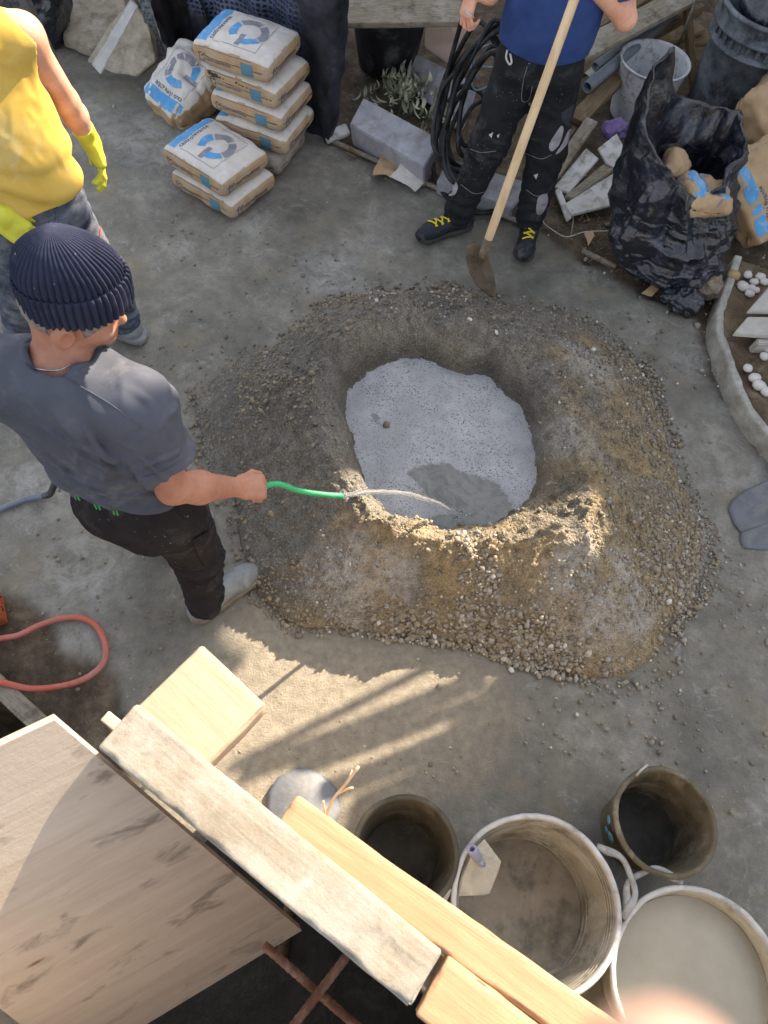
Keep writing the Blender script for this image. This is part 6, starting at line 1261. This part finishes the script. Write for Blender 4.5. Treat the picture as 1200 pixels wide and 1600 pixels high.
# ------------------------------------------------------------------ the man in yellow
def man_yellow():
    t = thing('person', 'man in yellow sleeveless shirt, yellow gloves and worn jeans behind the beanie man', 'person', (-1.35, 2.2, 0))
    fw = u_([.5, -.86, 0]); pel = np.array([-1.385, 2.13, .93]); chest = np.array([-1.425, 2.19, 1.24]); lsh = np.array([-1.285, 2.295, 1.405]); rsh = np.array([-1.60, 2.11, 1.40]); neck = np.array([-1.44, 2.20, 1.46])
    lelb = at(103, 158, 1.14); lwri = at(141, 220, .95); relb = np.array([-1.62, 2.0, 1.14]); rwri = at(-2, 335, .99); hc = np.array([-1.41, 2.16, 1.60]); f = u_([.45, -.8, -.3]); R = frame(f); R = np.array([R[0], R[1], np.cross(R[0], R[1])])
    def body(p):
        d = cap(p, lsh, lelb, .054, .043); d = smin(d, smin(cap(p, lelb, lelb*.65+lwri*.35, .042, .043), cap(p, lelb*.65+lwri*.35, lwri, .043, .029), .02), .02); d = smin(d, cap(p, rsh, relb, .054, .043), .03); d = smin(d, cap(p, relb, rwri, .043, .029), .02)
        d = smin(d, cap(p, neck-[0, 0, .06], hc-R[0]*.03-R[2]*.05, .062, .056), .03); d = smin(d, torso_d(p, pel, chest, rsh, lsh, neck, fw, .9), .05); d = smin(d, near(p, hc-.13, hc+.13, lambda q: head_d(q, hc, R)), .02); return d
    lo, hi = bounds(pel, chest, lsh, rsh, lelb, lwri, relb, rwri, hc+[0, 0, .02], pad=.13); lo[2] = .88; V, F = sdf_mesh(body, lo, hi, .005); mk('body', V, F, SKIN2, t)
    V, F = sdf_mesh(lambda p: np.maximum(ell(p, hc-R[0]*.012+R[2]*.018, (.106, .085, .112), R)-fbm(p, 60, 2, 3)*.004, ((p-hc) @ R[0])-.06-.4*((p-hc) @ R[2])), hc-.15, hc+.15, .006); mk('hair', V, F, HAIRD, t)
    def shirt(p):
        d = torso_d(p, pel+[0, 0, .02], chest, rsh, lsh, neck, fw, 1.02, 1.06); l = np.array([-fw[1], fw[0], 0])
        fo = ridged(p*[1, 1, .55], 7, 3, 13)*.009+fbm(p, 6, 3, 15)*.008; g = np.exp(-((p[:, 2]-1.03)/.08)**2); fo = fo+g*.009*np.sin(p[:, 2]*70+fbm(p, 5, 2, 9)*6+(p @ l)*18); d = d-fo-.005
        for sh, s in ((lsh, 1), (rsh, -1)): d = -smin(-d, cap(p, sh+l*s*.035+[0, 0, .06], sh+l*s*.05-[0, 0, .12], .058, .062), .01)
        d = -smin(-d, ell(p, neck+[0, 0, .035]+fw*.03, (.10, .085, .07), np.array([fw, l, [0, 0, 1.]])), .008)
        return np.maximum(d, -(p[:, 2]-(.955+.012*fbm(p, 8, 2, 2))))
    lo, hi = bounds(pel, chest, rsh, lsh, pad=.2); lo[2] = .92; V, F = sdf_mesh(shirt, lo, hi, .006); mk('sleeveless_shirt', V, F, YEL_TEE, t)
    l = np.array([-fw[1], fw[0], 0]); Rp = np.array([fw, l, [0, 0, 1.]]); lh = pel+l*.088+[0, 0, -.07]; rh = pel-l*.088+[0, 0, -.07]; lk = np.array([-1.285, 2.255, .50]); la = at(192, 497, .12); rk = np.array([-1.56, 2.12, .50]); ra = np.array([-1.70, 2.16, .12])
    def trou(p):
        d = ell(p, pel+[0, 0, -.03], (.125, .172, .15), Rp); d = smin(d, leg_d(p, lh, lk, la, (.10, .083, .074)), .04); d = smin(d, leg_d(p, rh, rk, ra, (.10, .083, .074)), .04); d = d-folds(p, [lk, rk, lh, rh], [la, ra], 24, .0065)
        return np.maximum(np.maximum(d, p[:, 2]-1.0), -(p[:, 2]-.08))
    lo, hi = bounds(pel, lh, rh, lk, rk, la, ra, pad=.2); lo[2] = .04; hi[2] = 1.04; V, F = sdf_mesh(trou, lo, hi, .006); tr = mk('jeans', V, F, JEANS, t); tb = mesh_bvh(tr)
    thread(t, 'fly_seam', tb, [(80, 318), (88, 336), (84, 356)], .003, JEANS, .002); thread(t, 'red_seam', tb, [(151, 310), (156, 345), (155, 378)], .0035, gm('red_piping', srgb(176, 76, 60), srgb(150, 60, 50), 30), .002)
    ft = at(216, 522, .05); boot(t, la*[1, 1, 0]-(u_((ft-la)*[1, 1, 0])*.07), la*[1, 1, 0]+u_((ft-la)*[1, 1, 0])*.21 if False else ft, la, SHOE_G, SHOE_G, 13)
    boot(t, ra-fw*.08, ra+fw*.2, ra, SHOE_G, SOLE_T, 14)
    for side, W, X, Z, th, cu, el, tdir in ((1, lwri, at(172, 288, .80)-lwri, np.array([.75, .55, .25]), 1, (.22, .38, .3), lelb, (.75, .55, -.25)), (-1, rwri, at(60, 384, .87)-rwri, np.array([-.1, -.35, .9]), 1, (.35, .5, .35), relb, (.8, .45, -.2))):
        Hh = hand_parts(W, X, Z, th, cu, 1.06, 1.18, .09, tdir, .1, (.12, .0, .05, .14)); e = u_(W-el)
        def gl(p): return smin(near(p, W-.13, W+.13, lambda q: hand_d(q, Hh), .1), cap(p, W-e*.075, W+e*.01, .040, .034), .015)-fbm(p, 50, 2, 5)*.0012-ridged(p*[.6, .6, 1], 40, 2, 7)*.0008
        def g2(p): return np.maximum(gl(p), -((p-(W-e*.07)) @ e))
        V, F = sdf_mesh(g2, W-.26, W+.26, .0036); mk('glove', V, F, GLOVE, t)
man_yellow()

# ------------------------------------------------------------------ the man with the shovel
def man_shovel():
    t = thing('person', 'man in blue t-shirt and paint-spotted black trousers leaning on a shovel', 'person', (.43, 3.36, 0))
    fw = u_([-.08, -1, 0]); l = np.array([-fw[1], fw[0], 0]); Rp = np.array([fw, l, [0, 0, 1.]]); pel = np.array([.435, 3.40, .93]); chest = np.array([.45, 3.40, 1.24]); rsh = chest-l*.18+[0, 0, .14]; lsh = chest+l*.18+[0, 0, .14]; neck = chest+[0, 0, .20]
    rw = at(738, -12, 1.13); lw = at(905, -50, 1.33); re = rsh-l*.10+np.array([0, -.02, -.25]); le = lsh+l*.10+np.array([0, -.03, -.26]); hc = neck+[0, -.02, .15]; f = u_([-.1, -.9, -.35]); R = frame(f); R = np.array([R[0], R[1], np.cross(R[0], R[1])])
    H1 = hand_parts(rw, np.array([-.12, -.25, -.9])*1, np.array([-.75, -.45, .1]), -1, (.35, .95, .6), 1, 1, .05, (.7, .3, -.6), .3, (-.15, 0, .15, .2)); H2 = hand_parts(lw, np.array([-.6, -.4, .3]), np.array([-.2, -.8, .5]), 1, (.8, 1.0, .7), 1, 1.05, .02)
    def body(p):
        d = cap(p, rsh, re, .05, .042); d = smin(d, cap(p, re, rw, .043, .028), .02); d = smin(d, cap(p, lsh, le, .05, .042), .03); d = smin(d, cap(p, le, lw, .043, .028), .02); d = smin(d, cap(p, neck-[0, 0, .05], hc-R[0]*.03-R[2]*.05, .062, .056), .03); d = smin(d, torso_d(p, pel, chest, rsh, lsh, neck, fw, .9), .05)
        d = smin(d, near(p, hc-.13, hc+.13, lambda q: head_d(q, hc, R)), .02); d = smin(d, near(p, rw-.13, rw+.13, lambda q: hand_d(q, H1)), .012); return smin(d, near(p, lw-.13, lw+.13, lambda q: hand_d(q, H2)), .012)
    lo, hi = bounds(pel, chest, rsh, lsh, re, le, rw-[0, .03, .12], lw-[0, .03, .12], hc, pad=.14); lo[2] = .84; V, F = sdf_mesh(body, lo, hi, .004); bo = mk('body', V, F, SKIN2, t)
    V, F = sdf_mesh(lambda p: np.maximum(ell(p, hc-R[0]*.012+R[2]*.018, (.106, .085, .112), R)-fbm(p, 60, 2, 3)*.004, ((p-hc) @ R[0])-.06-.4*((p-hc) @ R[2])), hc-.15, hc+.15, .006); mk('hair', V, F, HAIRD, t)
    def shirt(p):
        d = torso_d(p, pel+[0, 0, .03], chest, rsh, lsh, neck, fw, 1.02, 1.06); ex = u_(re-rsh); ex2 = u_(le-lsh)
        d = smin(smin(d, np.maximum(cap(p, rsh, re, .068, .072), (p-(rsh+(re-rsh)*.65)) @ ex), .045), np.maximum(cap(p, lsh, le, .068, .072), (p-(lsh+(le-lsh)*.65)) @ ex2), .045)
        d = d-ridged(p*[1, 1, .5], 7, 3, 33)*.006-fbm(p, 6, 3, 35)*.006-.004; d = -smin(-d, ell(p, neck+[0, 0, .04]+fw*.012, (.08, .076, .055), Rp), .008); return np.maximum(d, -(p[:, 2]-(.945+.03*np.abs((p-pel) @ l)+.008*fbm(p, 8, 2, 2))))
    lo, hi = bounds(pel, chest, rsh, lsh, re, le, pad=.17); lo[2] = .88; V, F = sdf_mesh(shirt, lo, hi, .006); mk('t_shirt', V, F, BLUE_TEE, t)
    rk = np.array([.285, 3.35, .49]); ra = at(716, 332, .12); lk = np.array([.565, 3.37, .49]); la = at(828, 340, .12); rh = pel-l*.088+[0, 0, -.08]; lh = pel+l*.088+[0, 0, -.08]
    def trou(p):
        d = ell(p, pel+[0, 0, -.03], (.13, .178, .15), Rp); d = smin(d, leg_d(p, rh, rk, ra, (.105, .088, .07)), .04); d = smin(d, leg_d(p, lh, lk, la, (.105, .088, .07)), .04); d = d-folds(p, [rk, lk, pel-[0, 0, .2]], [ra, la], 34, .0065); return np.maximum(np.maximum(d, p[:, 2]-1.0), -(p[:, 2]-.085))
    lo, hi = bounds(pel, rk, lk, ra, la, pad=.2); lo[2] = .04; hi[2] = 1.04; V, F = sdf_mesh(trou, lo, hi, .0055); tr = mk('work_trousers', V, F, WORK_BLK, t); tb = mesh_bvh(tr)
    PKT = cloth('faded_pocket_cloth', srgb(62, 66, 72), srgb(46, 50, 56))
    for nm, poly, m in (('reflective_patch', [(708, 280), (716, 290), (712, 303), (702, 306), (704, 294)], WHITE_R), ('reflective_patch', [(841, 308), (854, 303), (855, 318), (846, 334), (838, 332)], WHITE_R), ('cargo_pocket', [(878, 176), (904, 160), (907, 184), (890, 196), (880, 190)], PKT), ('pale_trim', [(868, 208), (877, 196), (880, 204), (873, 226), (862, 236), (858, 226)], WHITE_R), ('pale_trim', [(886, 206), (892, 202), (890, 218), (876, 236), (868, 240), (878, 224)], WHITE_R),
        ('paint_smear', [(764, 210), (771, 206), (768, 216)], PAINT_W), ('paint_smear', [(776, 211), (781, 208), (778, 216)], PAINT_W), ('paint_smear', [(834, 273), (841, 271), (838, 280)], PAINT_W), ('paint_smear', [(826, 98), (828, 99), (827, 100)], PAINT_W)): patch(t, nm, tb, poly, m)
    LN = gm('pale_stitching', srgb(120, 122, 126), srgb(96, 98, 102), 30)
    for pts in ([(735, 233), (752, 238), (775, 236)], [(822, 240), (845, 248), (862, 242)], [(720, 288), (740, 302), (757, 300)], [(822, 296), (838, 306), (856, 302)], [(824, 104), (818, 125), (815, 156), (826, 156), (832, 135)]): thread(t, 'stitching', tb, pts, .0018, LN, .001)
    thread(t, 'drawstring', tb, [(794, 78), (792, 90), (797, 100), (800, 96), (798, 84)], .0045, PAINT_W, .004)
    boot(t, at(738, 347, .03), at(652, 374, .03), ra, SHOE_K, SOLE_K, 23, LACE_Y); boot(t, at(833, 338, .03), at(815, 408, .03), la, SHOE_K, SOLE_K, 24, LACE_Y)
    # cigarette between the fingers
    c0 = H1[6][0][1][1]; a = at(728, 20, float(c0[2])); b = at(741, 29, float(c0[2]))
    cg = thing('cigarette', 'lit cigarette between the fingers of the man with the shovel', 'cigarette', (0, 0, 0)); bb = mesh_bvh(bo); h = cam_hit(bb, 733, 22)
    if h is not None:
        q = h[0]+h[1]*.004; d = u_(at(742, 30, q[2])-at(726, 18, q[2])); mk('paper_tube', *tube([q-d*.03, q+d*.022], .004, 8), PAINT_W, cg); mk('filter', *tube([q+d*.0225, q+d*.032], .004, 8), gm('orange_filter', srgb(216, 140, 70), srgb(200, 120, 60), 30), cg)
man_shovel()
def shovel():
    t = thing('shovel', 'shovel with pale wooden shaft and muddy blade standing on the heap edge', 'shovel', (0, 0, 0))
    a = at(758, 388, .31); b = at(897, 0, 1.30); d = b-a; b2 = a+d*1.12
    k = NT('pale_ash_wood'); D = d/np.linalg.norm(d); g = k.noise(14, 5, .6, k.mapping((2, 2, .3))); sh = k.out(k.ramp(g, [(.3, srgb(196, 168, 130)), (.6, srgb(220, 196, 160))]), .6, k.bump(g, .15, .002), .3)
    P = a+(b2-a)*np.linspace(0, 1, 40)[:, None]; mk('shaft', *tube(P, np.interp(np.linspace(0, 1, 40), [0, .06, .12, 1], [.017, .020, .0205, .018]), 14), sh, t)
    st = gm('muddy_steel', srgb(112, 98, 80), srgb(86, 76, 62), 8, dust=srgb(142, 128, 106), dusc=7, duamt=.45, dirt=srgb(60, 54, 46), rough=.65, bs=50, bst=.4)
    mk('socket', *tube([a-D*.07, a-D*.02, a+D*.05], [.015, .0205, .0215], 14), st, t)
    O = [(745, 380, .33), (729, 386, .30), (729, 405, .24), (735, 428, .17), (748, 450, .11), (764, 464, .075), (777, 468, .07), (777, 448, .12), (772, 424, .18), (765, 404, .24), (757, 392, .30)]
    o = blade('blade', O, st, '', .0, .003); o.parent = t
    V = o.data.vertices; c = np.array([v.co[:] for v in V]).mean(0); ax = u_(at(770, 466, .07)-at(748, 384, .32)); sd = u_(np.cross(ax, np.array([0, -.6, .8]))); nn = np.cross(sd, ax)
    for v in V:
        w = (np.array(v.co[:])-c) @ sd; v.co = Vector(np.array(v.co[:])+nn*(1 if nn[1] < 0 else -1)*(-.03+4.5*w*w))
shovel()
# ================================================================== fingertip in front of the lens
def fingertip():
    m = gm('fingertip_skin', srgb(164, 134, 122), srgb(150, 118, 106), 60, rough=.6)
    def cp(px, py, d): return CC+CR @ (np.array([px-600., -(py-800.), -FPX])/FPX*d)
    a = cp(1040, 1730, .050); b = cp(1060, 2080, .054); c = cp(1090, 2700, .062)
    V, F = sdf_mesh(lambda p: smin(cap(p, a, b, .0060, .0066), cap(p, b, c, .0066, .0074), .003), np.minimum(np.minimum(a, b), c)-.012, np.maximum(np.maximum(a, b), c)+.012, .001)
    tag(mk('finger', V, F, m), 'out of focus pink fingertip at the bottom edge, close to the lens', 'finger')
fingertip()
